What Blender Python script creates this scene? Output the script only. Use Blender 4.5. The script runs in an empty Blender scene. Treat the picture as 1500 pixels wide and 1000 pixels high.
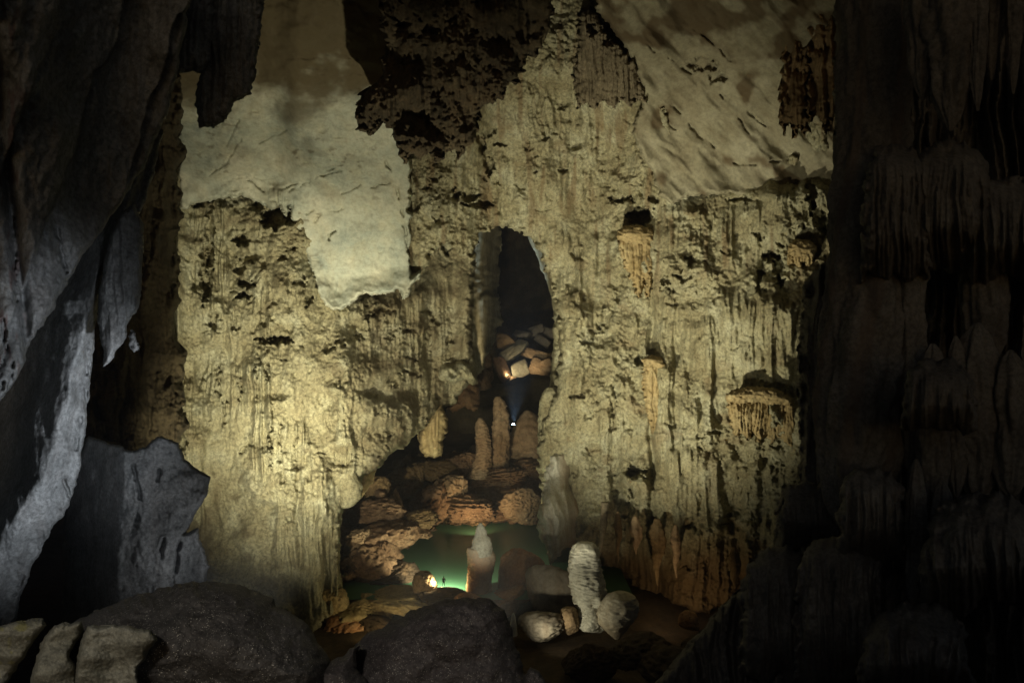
import bpy, math, random
import numpy as np
rng = random.Random(7)
S = bpy.context.scene
COL = S.collection
F, CX, CY, CAMZ = 1100.0, 750.0, 500.0, 46.0      # camera 46 m above the pool; F = focal length in photo pixels

def P(px, py, d):
    return np.array([(px-CX)/F*d, d, CAMZ-(py-CY)/F*d])

# ------------------------------------------------------------------ noise
def _h(ix, iy, iz, seed):
    n = (ix.astype(np.int64)*374761393 + iy.astype(np.int64)*668265263 + iz.astype(np.int64)*2147483647 + seed*1274126177) & 0xffffffff
    n = ((n ^ (n >> 13))*1274126177) & 0xffffffff
    n = ((n ^ (n >> 16))*2246822519) & 0xffffffff
    return n ^ (n >> 15)
def pn(x, y, seed=0):
    x0 = np.floor(x); y0 = np.floor(y); fx = x-x0; fy = y-y0
    u = fx*fx*fx*(fx*(fx*6-15)+10); v = fy*fy*fy*(fy*(fy*6-15)+10)
    z = np.zeros_like(x0)
    def g(a, b):
        t = _h(x0+a, y0+b, z, seed).astype(np.float64)*(2*math.pi/4294967296.0)
        return np.cos(t)*(fx-a)+np.sin(t)*(fy-b)
    a = g(0,0); b = g(1,0); c = g(0,1); e = g(1,1)
    return ((a+(b-a)*u)*(1-v)+(c+(e-c)*u)*v)*1.5
def fb(x, y, o=4, seed=0, gain=.5):
    s = 0; a = 1; t = 0
    for i in range(o):
        s = s+a*pn(x*2**i, y*2**i, seed+i*17); t += a; a *= gain
    return s/t*1.25
def rid(x, y, o=3, seed=0, gain=.5):
    s = 0; a = 1; t = 0
    for i in range(o):
        s = s+a*(1-2*np.abs(pn(x*2**i, y*2**i, seed+i*13))); t += a; a *= gain
    return s/t
def pn3(p, seed=0):
    x0 = np.floor(p); f = p-x0; u = f*f*f*(f*(f*6-15)+10)
    r = np.zeros(len(p))
    for a in (0,1):
        for b in (0,1):
            for c in (0,1):
                hh = _h(x0[:,0]+a, x0[:,1]+b, x0[:,2]+c, seed)
                th = (hh & 0xffff)*(2*math.pi/65536.0); z = ((hh >> 16) & 0xffff)/32767.5-1
                rr = np.sqrt(np.maximum(0, 1-z*z))
                g = rr*np.cos(th)*(f[:,0]-a)+rr*np.sin(th)*(f[:,1]-b)+z*(f[:,2]-c)
                w = (u[:,0] if a else 1-u[:,0])*(u[:,1] if b else 1-u[:,1])*(u[:,2] if c else 1-u[:,2])
                r += w*g
    return r*1.4
def fb3(p, o=4, seed=0, gain=.5):
    s = 0; a = 1; t = 0
    for i in range(o):
        s = s+a*pn3(p*2**i, seed+i*7); t += a; a *= gain
    return s/t*1.25
def wor(x, y, seed=0):
    x0 = np.floor(x); y0 = np.floor(y); f1 = np.full(x.shape, 9.0); f2 = np.full(x.shape, 9.0); z = np.zeros_like(x0)
    for a in (-1,0,1):
        for b in (-1,0,1):
            hh = _h(x0+a, y0+b, z, seed)
            dx = x0+a+(hh & 0xffff)/65536.0-x; dy = y0+b+((hh >> 16) & 0xffff)/65536.0-y
            q = dx*dx+dy*dy
            f2 = np.minimum(f2, np.maximum(f1, q)); f1 = np.minimum(f1, q)
    return np.sqrt(f1), np.sqrt(f2)
def ss(a, b, x):
    t = np.clip((x-a)/(b-a), 0, 1); return t*t*(3-2*t)

# ------------------------------------------------------------------ mesh builders
def mk(name, V, Q, mat, parent=None, attrs=None, origin=None, smooth=True):
    V = np.asarray(V, float)
    if origin is None:
        zmin = V[:,2].min()
        origin = np.array([(V[:,0].min()+V[:,0].max())/2, (V[:,1].min()+V[:,1].max())/2, zmin])
    if parent is not None:
        origin = np.array(parent.location)
    V = V-origin
    Q = np.asarray(Q, np.int32); k = Q.shape[1]
    me = bpy.data.meshes.new(name)
    me.vertices.add(len(V)); me.vertices.foreach_set('co', V.astype(np.float32).ravel())
    me.loops.add(Q.size); me.loops.foreach_set('vertex_index', Q.ravel())
    me.polygons.add(len(Q)); me.polygons.foreach_set('loop_start', np.arange(0, Q.size, k, dtype=np.int32))
    me.polygons.foreach_set('loop_total', np.full(len(Q), k, np.int32))
    me.update(calc_edges=True); me.validate()
    me.polygons.foreach_set('use_smooth', np.full(len(me.polygons), smooth, bool))
    if attrs:
        for n, a in attrs.items():
            at = me.attributes.new(n, 'FLOAT', 'POINT'); at.data.foreach_set('value', np.asarray(a, np.float32))
    me.materials.append(mat)
    o = bpy.data.objects.new(name, me); COL.objects.link(o)
    if parent is not None: o.parent = parent
    else: o.location = origin
    return o

def sdf(poly, X, Y):
    A = np.asarray(poly, float); B = np.roll(A, -1, 0)
    best = np.full(X.shape, 1e18); ins = np.zeros(X.shape, bool)
    for (ax, ay), (bx, by) in zip(A, B):
        ex, ey = bx-ax, by-ay; wx = X-ax; wy = Y-ay
        t = np.clip((wx*ex+wy*ey)/(ex*ex+ey*ey+1e-12), 0, 1)
        best = np.minimum(best, (wx-ex*t)**2+(wy-ey*t)**2)
        if ay != by:
            c = ((ay > Y) != (by > Y)) & (X < ex*(Y-ay)/(by-ay)+ax); ins ^= c
    return np.where(ins, 1, -1)*np.sqrt(best)

def relief(name, poly, dfn, mat, step=1.5, rag=3, lam=14, edge=(8, 3), thick=None, parent=None, tint=None, seed=0):
    """a rock surface standing between the given outline, its edges rolling back into depth; thick gives it a closed back"""
    A = np.asarray(poly, float)
    x0, y0 = A.min(0)-rag-4; x1, y1 = A.max(0)+rag+4
    X, Y = np.meshgrid(np.arange(x0, x1, step), np.arange(y0, y1, step))
    s1 = fb(X/lam, Y/lam, 4, seed+501); s2 = fb(X/lam, Y/lam, 4, seed+777)
    sd = sdf(A, X+rag*s1*1.6, Y+rag*s2*1.6)
    d = dfn(X, Y, np.maximum(sd, 0))
    w, drop = edge
    t = np.clip(sd/w, 0, 1)
    d = d+drop*(1-np.sqrt(np.maximum(0, 1-(1-t)**2)))
    tv = tint(X, Y) if tint else np.zeros(X.shape)
    gy, gx = np.gradient(sd, step); gg = np.maximum(gx*gx+gy*gy, .3)
    m = sd < 0
    mvx = np.clip(sd*gx/gg, -step, step); mvy = np.clip(sd*gy/gg, -step, step)
    X = np.where(m, X-mvx, X); Y = np.where(m, Y-mvy, Y)
    keep = sd > -step*1.3
    H, W = X.shape
    idx = np.arange(H*W).reshape(H, W)
    q = keep[:-1,:-1] & keep[1:,:-1] & keep[1:,1:] & keep[:-1,1:]
    Q = np.stack([idx[:-1,:-1][q], idx[1:,:-1][q], idx[1:,1:][q], idx[:-1,1:][q]], 1)
    used = np.unique(Q); remap = np.full(H*W, -1); remap[used] = np.arange(len(used)); Q = remap[Q]
    xs = X.ravel()[used]; ys = Y.ravel()[used]; ds = d.ravel()[used]; ts = tv.ravel()[used]
    V = np.stack([(xs-CX)/F*ds, ds, CAMZ-(ys-CY)/F*ds], 1)
    if thick is not None:
        sdu = np.maximum(0, sd.ravel()[used])
        far = max(float(ds.max()), float(np.median(ds))+thick*.4)
        bt = np.clip(sdu/(w*1.5), 0, 1)
        db = far+thick*np.sqrt(np.maximum(0, 1-(1-bt)**2))
        # the back narrows a little so that it never shows past the front
        mx, my = xs.mean(), ys.mean(); k = 1-.12*np.clip((db-ds)/max(thick, .1), 0, 1)
        VB = np.stack([(mx+(xs-mx)*k-CX)/F*db, db, CAMZ-(my+(ys-my)*k-CY)/F*db], 1)
        E = np.concatenate([Q[:,[0,1]], Q[:,[1,2]], Q[:,[2,3]], Q[:,[3,0]]])
        Es = np.sort(E, 1); key = Es[:,0].astype(np.int64)*10**8+Es[:,1]
        u, inv, cnt = np.unique(key, return_inverse=True, return_counts=True)
        bd = E[cnt[inv] == 1]; n = len(V)
        Q = np.concatenate([Q, Q[:,::-1]+n, np.stack([bd[:,1], bd[:,0], bd[:,0]+n, bd[:,1]+n], 1)])
        V = np.concatenate([V, VB]); ts = np.concatenate([ts, ts])
    st = mat.get('structure_patch')
    return mk(name, V, Q, mat, parent, {'tint': ts})

def lathe(name, pts, d, mat, ribs=(0, 10), flute=(0, 9), noise=(.08, .5), seg=56, squash=1.0, parent=None, seed=0, step=1.6, tint=None, dd=0.0):
    """a column grown round an axis: pts are (px, py, radius px), radius and axis smoothed; real round cross-section"""
    A = np.array(pts, float); L = np.concatenate([[0], np.cumsum(np.hypot(np.diff(A[:,0]), np.diff(A[:,1]))+1e-6)])
    n = max(12, int(L[-1]/step)); s = np.linspace(0, L[-1], n)
    c = [np.interp(s, L, A[:,i]) for i in range(3)]
    k = max(1, n//28); ker = np.ones(2*k+1)/(2*k+1)
    for i in range(2):
        c[i] = np.convolve(np.pad(c[i], k, mode='edge'), ker, 'valid')
    rr = np.convolve(np.pad(c[2], k, mode='edge'), ker, 'valid'); rr[0] = c[2][0]; rr[-1] = c[2][-1]; c[2] = rr
    th = np.linspace(0, 2*math.pi, seg, endpoint=False)
    SS, TH = np.meshgrid(s, th, indexing='ij')
    dep = d+dd*SS/L[-1]; m = dep/F
    R = np.repeat(c[2][:,None], seg, 1)
    p3 = np.stack([np.cos(TH)*R*.06, np.sin(TH)*R*.06, SS*.06], -1).reshape(-1, 3)
    wob = fb3(p3*.8, 3, seed).reshape(SS.shape)
    rel = noise[0]*fb3(p3*noise[1]*4, 4, seed+3).reshape(SS.shape)
    if ribs[0]:
        ph = SS/ribs[1]+2.2*wob+.25*np.sin(TH+seed)
        rel = rel+ribs[0]*(np.abs(np.mod(ph, 1)-.5)*2-.5)
    if flute[0]:
        fl = fb3(np.stack([np.cos(TH)*flute[1]/6, np.sin(TH)*flute[1]/6, SS*.012], -1).reshape(-1, 3), 3, seed+9).reshape(SS.shape)
        rel = rel+flute[0]*fl*1.6
    R = R*(1+rel)+.02*np.abs(R)
    X = (c[0][:,None]-CX)*m+np.cos(TH)*R*m
    Yd = dep+np.sin(TH)*R*m*squash
    Z = CAMZ-(c[1][:,None]-CY)*m+0*TH
    V = np.stack([X, Yd, Z], -1).reshape(-1, 3)
    i = np.arange(n-1)[:,None]*seg; j = np.arange(seg)[None]; j2 = (j+1) % seg
    Q = np.stack([i+j, i+j2, i+seg+j2, i+seg+j], -1).reshape(-1, 4)
    top = np.array([X[0].mean(), Yd[0].mean(), Z[0].mean()]); bot = np.array([X[-1].mean(), Yd[-1].mean(), Z[-1].mean()])
    nv = len(V); V = np.concatenate([V, [top, bot]])
    jj = np.arange(seg); e = (n-1)*seg
    T1 = np.stack([np.full(seg, nv), (jj+1) % seg, jj, np.full(seg, nv)], 1)
    # caps as degenerate-free fans: two neighbouring triangles share one quad
    T1 = np.stack([np.full(seg//2, nv), (2*np.arange(seg//2)+2) % seg, 2*np.arange(seg//2)+1, 2*np.arange(seg//2)], 1)
    T2 = np.stack([np.full(seg//2, nv+1), e+2*np.arange(seg//2), e+2*np.arange(seg//2)+1, e+(2*np.arange(seg//2)+2) % seg], 1)
    Q = np.concatenate([Q, T1, T2])
    ts = np.zeros(len(V))
    if tint: ts[:nv] = tint(np.repeat(c[1][:,None], seg, 1), SS, TH).ravel()
    return mk(name, V, Q, mat, parent, {'tint': ts})

def sphere_dirs(n):
    V = []; Q = []
    for ax in range(3):
        for sg in (-1, 1):
            b = len(V); t = np.tan(np.linspace(-math.pi/4, math.pi/4, n))
            for a in t:
                for c in t:
                    v = [0, 0, 0]; v[ax] = sg; v[(ax+1) % 3] = a*sg; v[(ax+2) % 3] = c; V.append(v)
            for i in range(n-1):
                for j in range(n-1):
                    Q.append([b+i*n+j, b+(i+1)*n+j, b+(i+1)*n+j+1, b+i*n+j+1])
    V = np.array(V, float); V /= np.linalg.norm(V, axis=1)[:,None]
    key = np.round(V*1e5).astype(np.int64); _, first, inv = np.unique(key, axis=0, return_index=True, return_inverse=True)
    return V[first], inv.ravel()[np.array(Q)]
_SD = {}
def boulder(name, px, py, d, rx, ry, mat, deep=1.0, seed=0, facets=9, rough=.05, freq=2.2, tilt=0, n=22, parent=None, layer=0, sharp=9, boxy=False):
    """a broken block: a ball cut by random planes, then weathered; rx, ry are half sizes in photo pixels"""
    if n not in _SD: _SD[n] = sphere_dirs(n)
    D, Q = _SD[n]
    r = random.Random(seed*97+5)
    acc = np.full(len(D), 1.12**-sharp)
    for k in range(facets):
        v = np.array([r.gauss(0,1), r.gauss(0,1)-.35, r.gauss(0,1)]); v /= np.linalg.norm(v)
        if boxy and k < 6:
            v = np.array([(1,0,0),(-1,0,0),(0,1,0),(0,-1,0),(0,0,1),(0,0,-1)][k])*1.0+np.array([r.gauss(0,.14) for _ in range(3)]); v /= np.linalg.norm(v)
        acc = acc+(np.maximum(1e-4, D@v)/(r.uniform(.7, .85) if boxy and k < 6 else r.uniform(.62, .95)))**sharp
    rad = acc**(-1.0/sharp)
    q3 = D*freq+seed*3.1
    rad = rad*(1+rough*1.5*fb3(q3, 6, seed, .62)+rough*.9*(1-2*np.abs(pn3(q3*1.7, seed+5)))-rough*1.3*ss(.25, .5, pn3(q3*2.6+.3*D, seed+6)))
    V = D*rad[:,None]
    if layer: V = V*(1+layer*np.sin(V[:,2:3]*26+3*pn3(V*3, seed)[:,None]))
    m = d/F
    ca, sa = math.cos(tilt), math.sin(tilt)
    x = V[:,0]*rx*m; z = V[:,2]*ry*m; y = V[:,1]*max(rx, ry)*m*deep
    X = x*ca-z*sa; Z = x*sa+z*ca
    c = P(px, py, d)
    return mk(name, np.stack([X+c[0], y+c[1], Z+c[2]], 1), Q, mat, parent)

def thing(o, label, cat, group=None):
    o['label'] = label; o['category'] = cat
    if group: o['group'] = group
    return o
def struct(o):
    o['kind'] = 'structure'; return o
def empty(name, loc, label, cat, group=None):
    o = bpy.data.objects.new(name, None); COL.objects.link(o); o.location = loc
    o.empty_display_size = .3
    return thing(o, label, cat, group)

# ------------------------------------------------------------------ materials
def rock(name, c1, c2, c3, stain=(.12,.07,.03), scale=1.0, rough=.85, bump=.5, fine=.35, streak=.35, streakc=None, spark=0, spec=.25, bdist=.12):
    m = bpy.data.materials.new(name); m.use_nodes = True
    N = m.node_tree.nodes; L = m.node_tree.links; N.clear()
    out = N.new('ShaderNodeOutputMaterial'); b = N.new('ShaderNodeBsdfPrincipled'); L.new(b.outputs[0], out.inputs[0])
    tc = N.new('ShaderNodeTexCoord')
    def noise(sc, det=6, ro=.6, zs=1.0, xs=1.0):
        mp = N.new('ShaderNodeMapping'); mp.inputs['Scale'].default_value = (sc*xs, sc*xs, sc*zs); L.new(tc.outputs['Object'], mp.inputs['Vector'])
        t = N.new('ShaderNodeTexNoise'); t.inputs['Scale'].default_value = 1; t.inputs['Detail'].default_value = det; t.inputs['Roughness'].default_value = ro
        L.new(mp.outputs[0], t.inputs['Vector']); return t.outputs['Fac']
    def ramp(src, stops):
        r = N.new('ShaderNodeValToRGB'); L.new(src, r.inputs[0]); e = r.color_ramp.elements
        e[0].position, e[0].color = stops[0][0], (*stops[0][1], 1); e[1].position, e[1].color = stops[-1][0], (*stops[-1][1], 1)
        for p, c in stops[1:-1]:
            q = e.new(p); q.color = (*c, 1)
        return r.outputs[0]
    def mix(fac, a, c, mode='MIX'):
        x = N.new('ShaderNodeMix'); x.data_type = 'RGBA'; x.blend_type = mode
        if isinstance(fac, float): x.inputs[0].default_value = fac
        else: L.new(fac, x.inputs[0])
        for s, v in ((x.inputs[6], a), (x.inputs[7], c)):
            if isinstance(v, tuple): s.default_value = (*v, 1)
            else: L.new(v, s)
        return x.outputs[2]
    base = ramp(noise(.16*scale, 8, .62), [(.33, c1), (.5, c2), (.68, c3)])
    if streak:
        k = ramp(noise(.55*scale, 5, .6, .1), [(.45, (0,0,0)), (.7, (streak,)*3)])
        base = mix(k, base, streakc or stain)
    f = ramp(noise(1.9*scale, 8, .75), [(.36, (1-fine,)*3), (.58, (1.08,)*3)])
    base = mix(1.0, base, f, 'MULTIPLY')
    at = N.new('ShaderNodeAttribute'); at.attribute_name = 'tint'
    base = mix(at.outputs['Fac'], base, stain)
    if spark:
        v = N.new('ShaderNodeTexVoronoi'); v.inputs['Scale'].default_value = 6*scale; L.new(tc.outputs['Object'], v.inputs['Vector'])
        sp = ramp(v.outputs['Distance'], [(.12, (1,)*3), (.36, (0,)*3)])
        sel = ramp(noise(1.2*scale, 4, .7), [(.40, (0,)*3), (.58, (spark,)*3)])
        wn = N.new('ShaderNodeTexWhiteNoise'); L.new(v.outputs['Position'], wn.inputs['Vector'])
        pick = ramp(wn.outputs['Value'], [(.45, (0,)*3), (.75, (1,)*3)])
        k = mix(1.0, mix(1.0, sp, sel, 'MULTIPLY'), pick, 'MULTIPLY')
        base = mix(k, base, (.85,.80,.68))  # grit specks, their glints painted as pale dots in the base colour
    L.new(base, b.inputs['Base Color'])
    rg = ramp(noise(.8*scale, 3), [(.3, (rough-.12,)*3), (.7, (min(1, rough+.1),)*3)]); L.new(rg, b.inputs['Roughness'])
    b.inputs['Specular IOR Level'].default_value = spec
    bp = N.new('ShaderNodeBump'); bp.inputs['Strength'].default_value = bump; bp.inputs['Distance'].default_value = bdist/scale*3
    L.new(noise(2.6*scale, 10, .72), bp.inputs['Height']); L.new(bp.outputs[0], b.inputs['Normal'])
    return m
def plain(name, col, rough=.6, metal=0, emit=0, ecol=(1,1,1)):
    m = bpy.data.materials.new(name); m.use_nodes = True; b = m.node_tree.nodes['Principled BSDF']
    b.inputs['Base Color'].default_value = (*col, 1); b.inputs['Roughness'].default_value = rough; b.inputs['Metallic'].default_value = metal
    n = m.node_tree.nodes.new('ShaderNodeTexNoise'); n.inputs['Scale'].default_value = 9
    bp = m.node_tree.nodes.new('ShaderNodeBump'); bp.inputs['Strength'].default_value = .1
    m.node_tree.links.new(n.outputs['Fac'], bp.inputs['Height']); m.node_tree.links.new(bp.outputs[0], b.inputs['Normal'])
    if emit: b.inputs['Emission Color'].default_value = (*ecol, 1); b.inputs['Emission Strength'].default_value = emit
    return m

M_crust = rock('crusted_limestone', (.225,.195,.11), (.325,.30,.185), (.42,.41,.285), stain=(.10,.075,.04), scale=1.0, bump=.8, fine=.55, streak=.2, streakc=(.19,.15,.085))
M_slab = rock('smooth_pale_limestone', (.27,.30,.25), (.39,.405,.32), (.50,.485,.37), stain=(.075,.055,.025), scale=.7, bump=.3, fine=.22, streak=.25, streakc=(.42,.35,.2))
M_slabr = rock('banded_grey_limestone', (.19,.165,.105), (.245,.225,.15), (.31,.29,.205), stain=(.07,.045,.02), scale=.7, bump=.35, fine=.25, streak=.2)
M_dark = rock('dark_brown_limestone', (.030,.022,.011), (.058,.044,.024), (.12,.093,.053), scale=1.0, bump=.8, fine=.5, streak=.3)  # one dark brown tone for rear wall, roof and pendant
M_brown = rock('brown_drip_stone', (.10,.066,.03), (.17,.115,.055), (.24,.17,.09), scale=1.4, bump=.6)
M_flow = rock('ochre_flowstone', (.27,.20,.09), (.34,.26,.13), (.40,.33,.18), stain=(.05,.035,.015), scale=1.3, bump=.5, fine=.3)
M_curt = rock('fluted_grey_curtain', (.13,.105,.065), (.20,.165,.105), (.26,.22,.15), stain=(.04,.03,.015), scale=1.2, bump=.6, fine=.5)
M_red = rock('red_brown_clay_rock', (.12,.07,.038), (.20,.125,.07), (.29,.20,.12), stain=(.08,.04,.02), scale=1.0, bump=.8, fine=.5, streak=.1)
M_orange = rock('orange_mud_stone', (.22,.10,.04), (.28,.145,.065), (.32,.19,.09), stain=(.62,.6,.5), scale=1.2, bump=.4, fine=.3, streak=.1)
M_white = rock('white_calcite', (.34,.33,.27), (.44,.43,.36), (.54,.53,.45), stain=(.22,.14,.06), scale=1.4, bump=.5, fine=.3, streak=.25)
M_greyb = rock('grey_clay_block', (.15,.13,.10), (.20,.175,.14), (.25,.22,.17), scale=1.0, bump=.35, fine=.25)
M_block = rock('tan_fallen_block', (.24,.16,.09), (.31,.22,.13), (.37,.28,.18), scale=.9, bump=.5, fine=.35)
M_gblock = rock('grey_green_fallen_block', (.19,.175,.12), (.25,.235,.165), (.30,.28,.20), scale=.9, bump=.4, fine=.3)
M_left = rock('grey_weathered_limestone', (.17,.175,.17), (.26,.265,.26), (.36,.36,.35), stain=(.14,.07,.06), scale=2.6, bump=.8, fine=.5, streak=.35, streakc=(.15,.125,.11))
M_right = rock('dull_brown_flowstone', (.095,.088,.078), (.14,.13,.115), (.19,.178,.155), stain=(.11,.08,.06), scale=2.2, bump=.6, fine=.45, streak=.35, streakc=(.08,.06,.045))
M_fore = rock('dark_grit_boulder', (.055,.05,.046), (.085,.077,.07), (.12,.11,.10), stain=(.25,.22,.15), scale=7, bump=.5, fine=.5, streak=0, spark=.9, spec=.4, rough=.75)
M_forep = rock('dark_purple_grit_boulder', (.06,.05,.048), (.085,.073,.07), (.115,.10,.095), stain=(.25,.22,.15), scale=7, bump=.5, fine=.5, streak=0, spark=.7, spec=.4, rough=.75)
M_plate = rock('grey_green_rock_plate', (.16,.155,.115), (.24,.23,.18), (.33,.32,.26), stain=(.26,.24,.06), scale=8, bump=.35, fine=.45, streak=0, spark=.3)
M_shoulder = rock('shaded_brown_limestone', (.030,.022,.010), (.048,.036,.017), (.075,.058,.03), stain=(.02,.014,.008), scale=1.0, bump=.8, fine=.5, streak=.3)  # dark base holds the shade of the left shoulder; also colours the mud bank
M_crustr = rock('crusted_limestone_rusty_foot', (.225,.195,.11), (.325,.30,.185), (.42,.41,.285), stain=(.13,.078,.034), scale=1.0, bump=.8, fine=.55, streak=.2, streakc=(.19,.15,.085))
M_floor = rock('cave_floor_mud', (.030,.020,.012), (.05,.034,.021), (.085,.06,.038), scale=.8, bump=.7)

# ------------------------------------------------------------------ wall textures (metres of relief)
def crust(X, Y, seed, amp=1.0):
    wx = X+16*fb(X/60, Y/60, 4, seed+1); wy = Y+20*fb(X/60, Y/60, 4, seed+2)
    f1, f2 = wor(wx/30, wy/38, seed+3)
    g1, g2 = wor((wx+3*fb(X/12, Y/12, 2, seed+15))/8.5, wy/10, seed+4)
    reg = ss(-.3, .4, fb(X/80, Y/100, 3, seed+5))
    h = 1.5*(.75-f1)*(.3+.7*reg)+.7*(.7-g1)*(.25+.9*ss(-.2, .35, fb(X/45, Y/60, 3, seed+16)))
    h = h+6.0*fb(X/130, Y/170, 3, seed+6)+2.5*fb(wx/46, wy/58, 3, seed+17)
    h = h+.75*fb(X/13, Y/11, 5, seed+7, .62)*(.45+.7*reg)
    pit = ss(.2, .55, fb(wx/24, wy/15, 4, seed+8))
    h = h-1.7*pit*ss(.05, .4, fb(X/90, Y/80, 2, seed+18))
    flm = ss(.05, .4, fb(X/45, Y/110, 3, seed+9))
    xw = X+14*fb(X/60, Y/90, 3, seed+12); fl = 1.6*rid(xw/24, Y/210, 4, seed+10, .6)-.4
    h = h*(1-.45*flm)+flm*.95*fl
    ph = (Y+30*fb(X/40, Y/200, 3, seed+11))/52
    saw = np.mod(ph, 1)
    h = h+.8*ss(.05, .3, fb(X/34, Y/60, 3, seed+14))*(np.where(saw < .8, saw/.8, (1-saw)/.2)-.5)
    h = h+.30*fb(X/4.6, Y/4.6, 2, seed+23)+.45*(.6-wor(X/6.5+pn(X/15, Y/15, seed), Y/7.5, seed+24)[0])*ss(-.15, .3, fb(X/50, Y/70, 3, seed+25))
    sm = .5+.75*ss(-.25, .25, fb(X/95+3, Y/150, 3, seed+21))
    base = 6.0*fb(X/130, Y/170, 3, seed+6)
    return (base+(h-base)*sm)*amp
def holes(X, Y, L, seed=0):
    wx = X+9*fb(X/14, Y/14, 4, seed+31)+1.5*fb(X/4, Y/9, 2, seed+35); wy = Y+9*fb(X/10, Y/13, 4, seed+32)
    d = 0
    for (x, y, rx, ry, dp) in L:
        q = 1-((wx-x)/rx)**2-((wy-y)/ry)**2
        d = d+.75*dp*ss(-.1, .7, q+.45*fb(X/7, Y/6, 3, seed+36))
    return d
def cracks(X, Y, L, w=1.6, dp=1.2, seed=0):
    wx = X+3*fb(X/14, Y/14, 3, seed+41); wy = Y+3*fb(X/14, Y/14, 3, seed+42)
    d = 0; gap = ss(-.25, .15, fb(X/22, Y/22, 2, seed+43))
    for pl in L:
        m = np.full(X.shape, 1e9)
        for (ax, ay), (bx, by) in zip(pl[:-1], pl[1:]):
            ex, ey = bx-ax, by-ay; t = np.clip(((wx-ax)*ex+(wy-ay)*ey)/(ex*ex+ey*ey), 0, 1)
            m = np.minimum(m, np.hypot(wx-ax-ex*t, wy-ay-ey*t))
        d = d+dp*(1-ss(w*.3, w*2.2, m))
    return d*gap
def ribs(X, Y, L, seed=0):
    # groups of long drip ribs: (x0, x1, y0, y1, spacing, height)
    d = 0
    for i, (x0, x1, y0, y1, lam, a) in enumerate(L):
        k = seed+i*7; wy = Y+16*fb(X/11, Y/60, 3, k+1); wx = X+10*fb(X/30, Y/60, 3, k+2)
        m = ss(x0-5, x0+6, wx)*ss(x1+5, x1-6, wx)*ss(y0-8, y0+14, wy)*ss(y1+30, y1-30, wy)
        d = d-m*a*(1.35*rid((X+5*fb(X/25, Y/90, 3, k+3))/lam, Y/320, 3, k+4)-.15+.5*ss(y1, y0, Y))
    return d
#@@SCENE
# ================================================================== THE SETTING
# rear wall behind everything, dark
struct(relief('cave_wall', [(-500,-250),(2000,-250),(2000,760),(-500,760)], lambda X, Y, sd: 335+14*fb(X/200, Y/200, 4, 61), M_dark, step=9, rag=0))

# rough wall right of the passage and the rough pier above the arch
RW = [(592,238),(625,190),(640,150),(690,135),(745,95),(780,40),(790,-60),(885,-60),(885,20),(935,80),(985,180),(1000,225),(1100,235),(1175,225),(1175,170),(1300,170),(1300,830),(1130,845),(1085,880),(1040,900),(1000,893),(968,880),(936,868),(905,842),(880,820),(855,803),(812,800),(796,770),(792,720),(786,660),(797,605),(812,575),(819,520),(816,470),(809,430),(797,385),(786,366),(779,350),(770,347),(762,336),(753,340),(745,330),(737,337),(728,331),(716,340),(706,341),(698,356),(690,385),(676,372),(655,352),(636,368),(622,398),(606,418),(590,398),(585,300)]
H_RW = [(930,690,14,12,9),(941,528,10,9,5),(940,318,20,12,10),(912,292,20,5,4),(957,292,8,6,4),(1085,292,22,5,3),(1012,383,9,10,3),(1003,405,14,9,3.5),(972,412,7,8,3),(983,426,4,5,3),(1140,388,9,20,4),(1130,375,15,10,5),(1115,345,9,6,3),(1142,412,5,12,5),(1113,412,6,22,3.5),(1190,290,8,26,6),(1205,330,6,20,4),(715,240,9,22,5),(706,207,6,18,6),(690,288,16,6,5),(668,285,6,9,5),(733,212,10,4,3),(700,300,26,5,6),(770,215,6,6,3),(800,200,6,6,2.5),(826,250,8,4,2.5),(640,262,6,8,3),(612,300,4,12,2),(640,322,6,6,2.5),(720,195,10,5,2.5),(1025,640,8,5,2),(1050,632,12,4,2),(982,622,6,5,1.5),(905,575,7,9,2),(897,628,8,6,2),(885,478,9,5,2.5),(900,600,5,14,2),(860,610,10,6,2),(845,580,14,4,3),(860,500,12,5,3),(846,372,8,12,2.5),(838,420,8,10,2),(852,432,7,8,2),(866,655,9,6,1.5),(838,690,10,10,2),(960,762,8,6,2.5),(1010,770,10,5,2),(985,655,5,5,1.2)]
R_RW = [(962,1000,430,700,20,1.9),(1000,1050,470,640,26,2.2),(1040,1090,420,560,22,1.7),(1090,1160,440,560,26,2.2),(880,925,560,740,24,1.8),(905,950,690,790,18,1.8),(985,1060,660,780,30,2.0),(820,850,350,470,18,1.6),(1060,1120,300,380,16,1.4),(968,1040,300,370,16,1.3),(730,800,230,320,14,1.2),(640,705,240,330,13,1.6),(820,880,180,280,18,1.5),(1080,1150,680,800,28,2.0),(850,900,440,520,18,1.3)]
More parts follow.
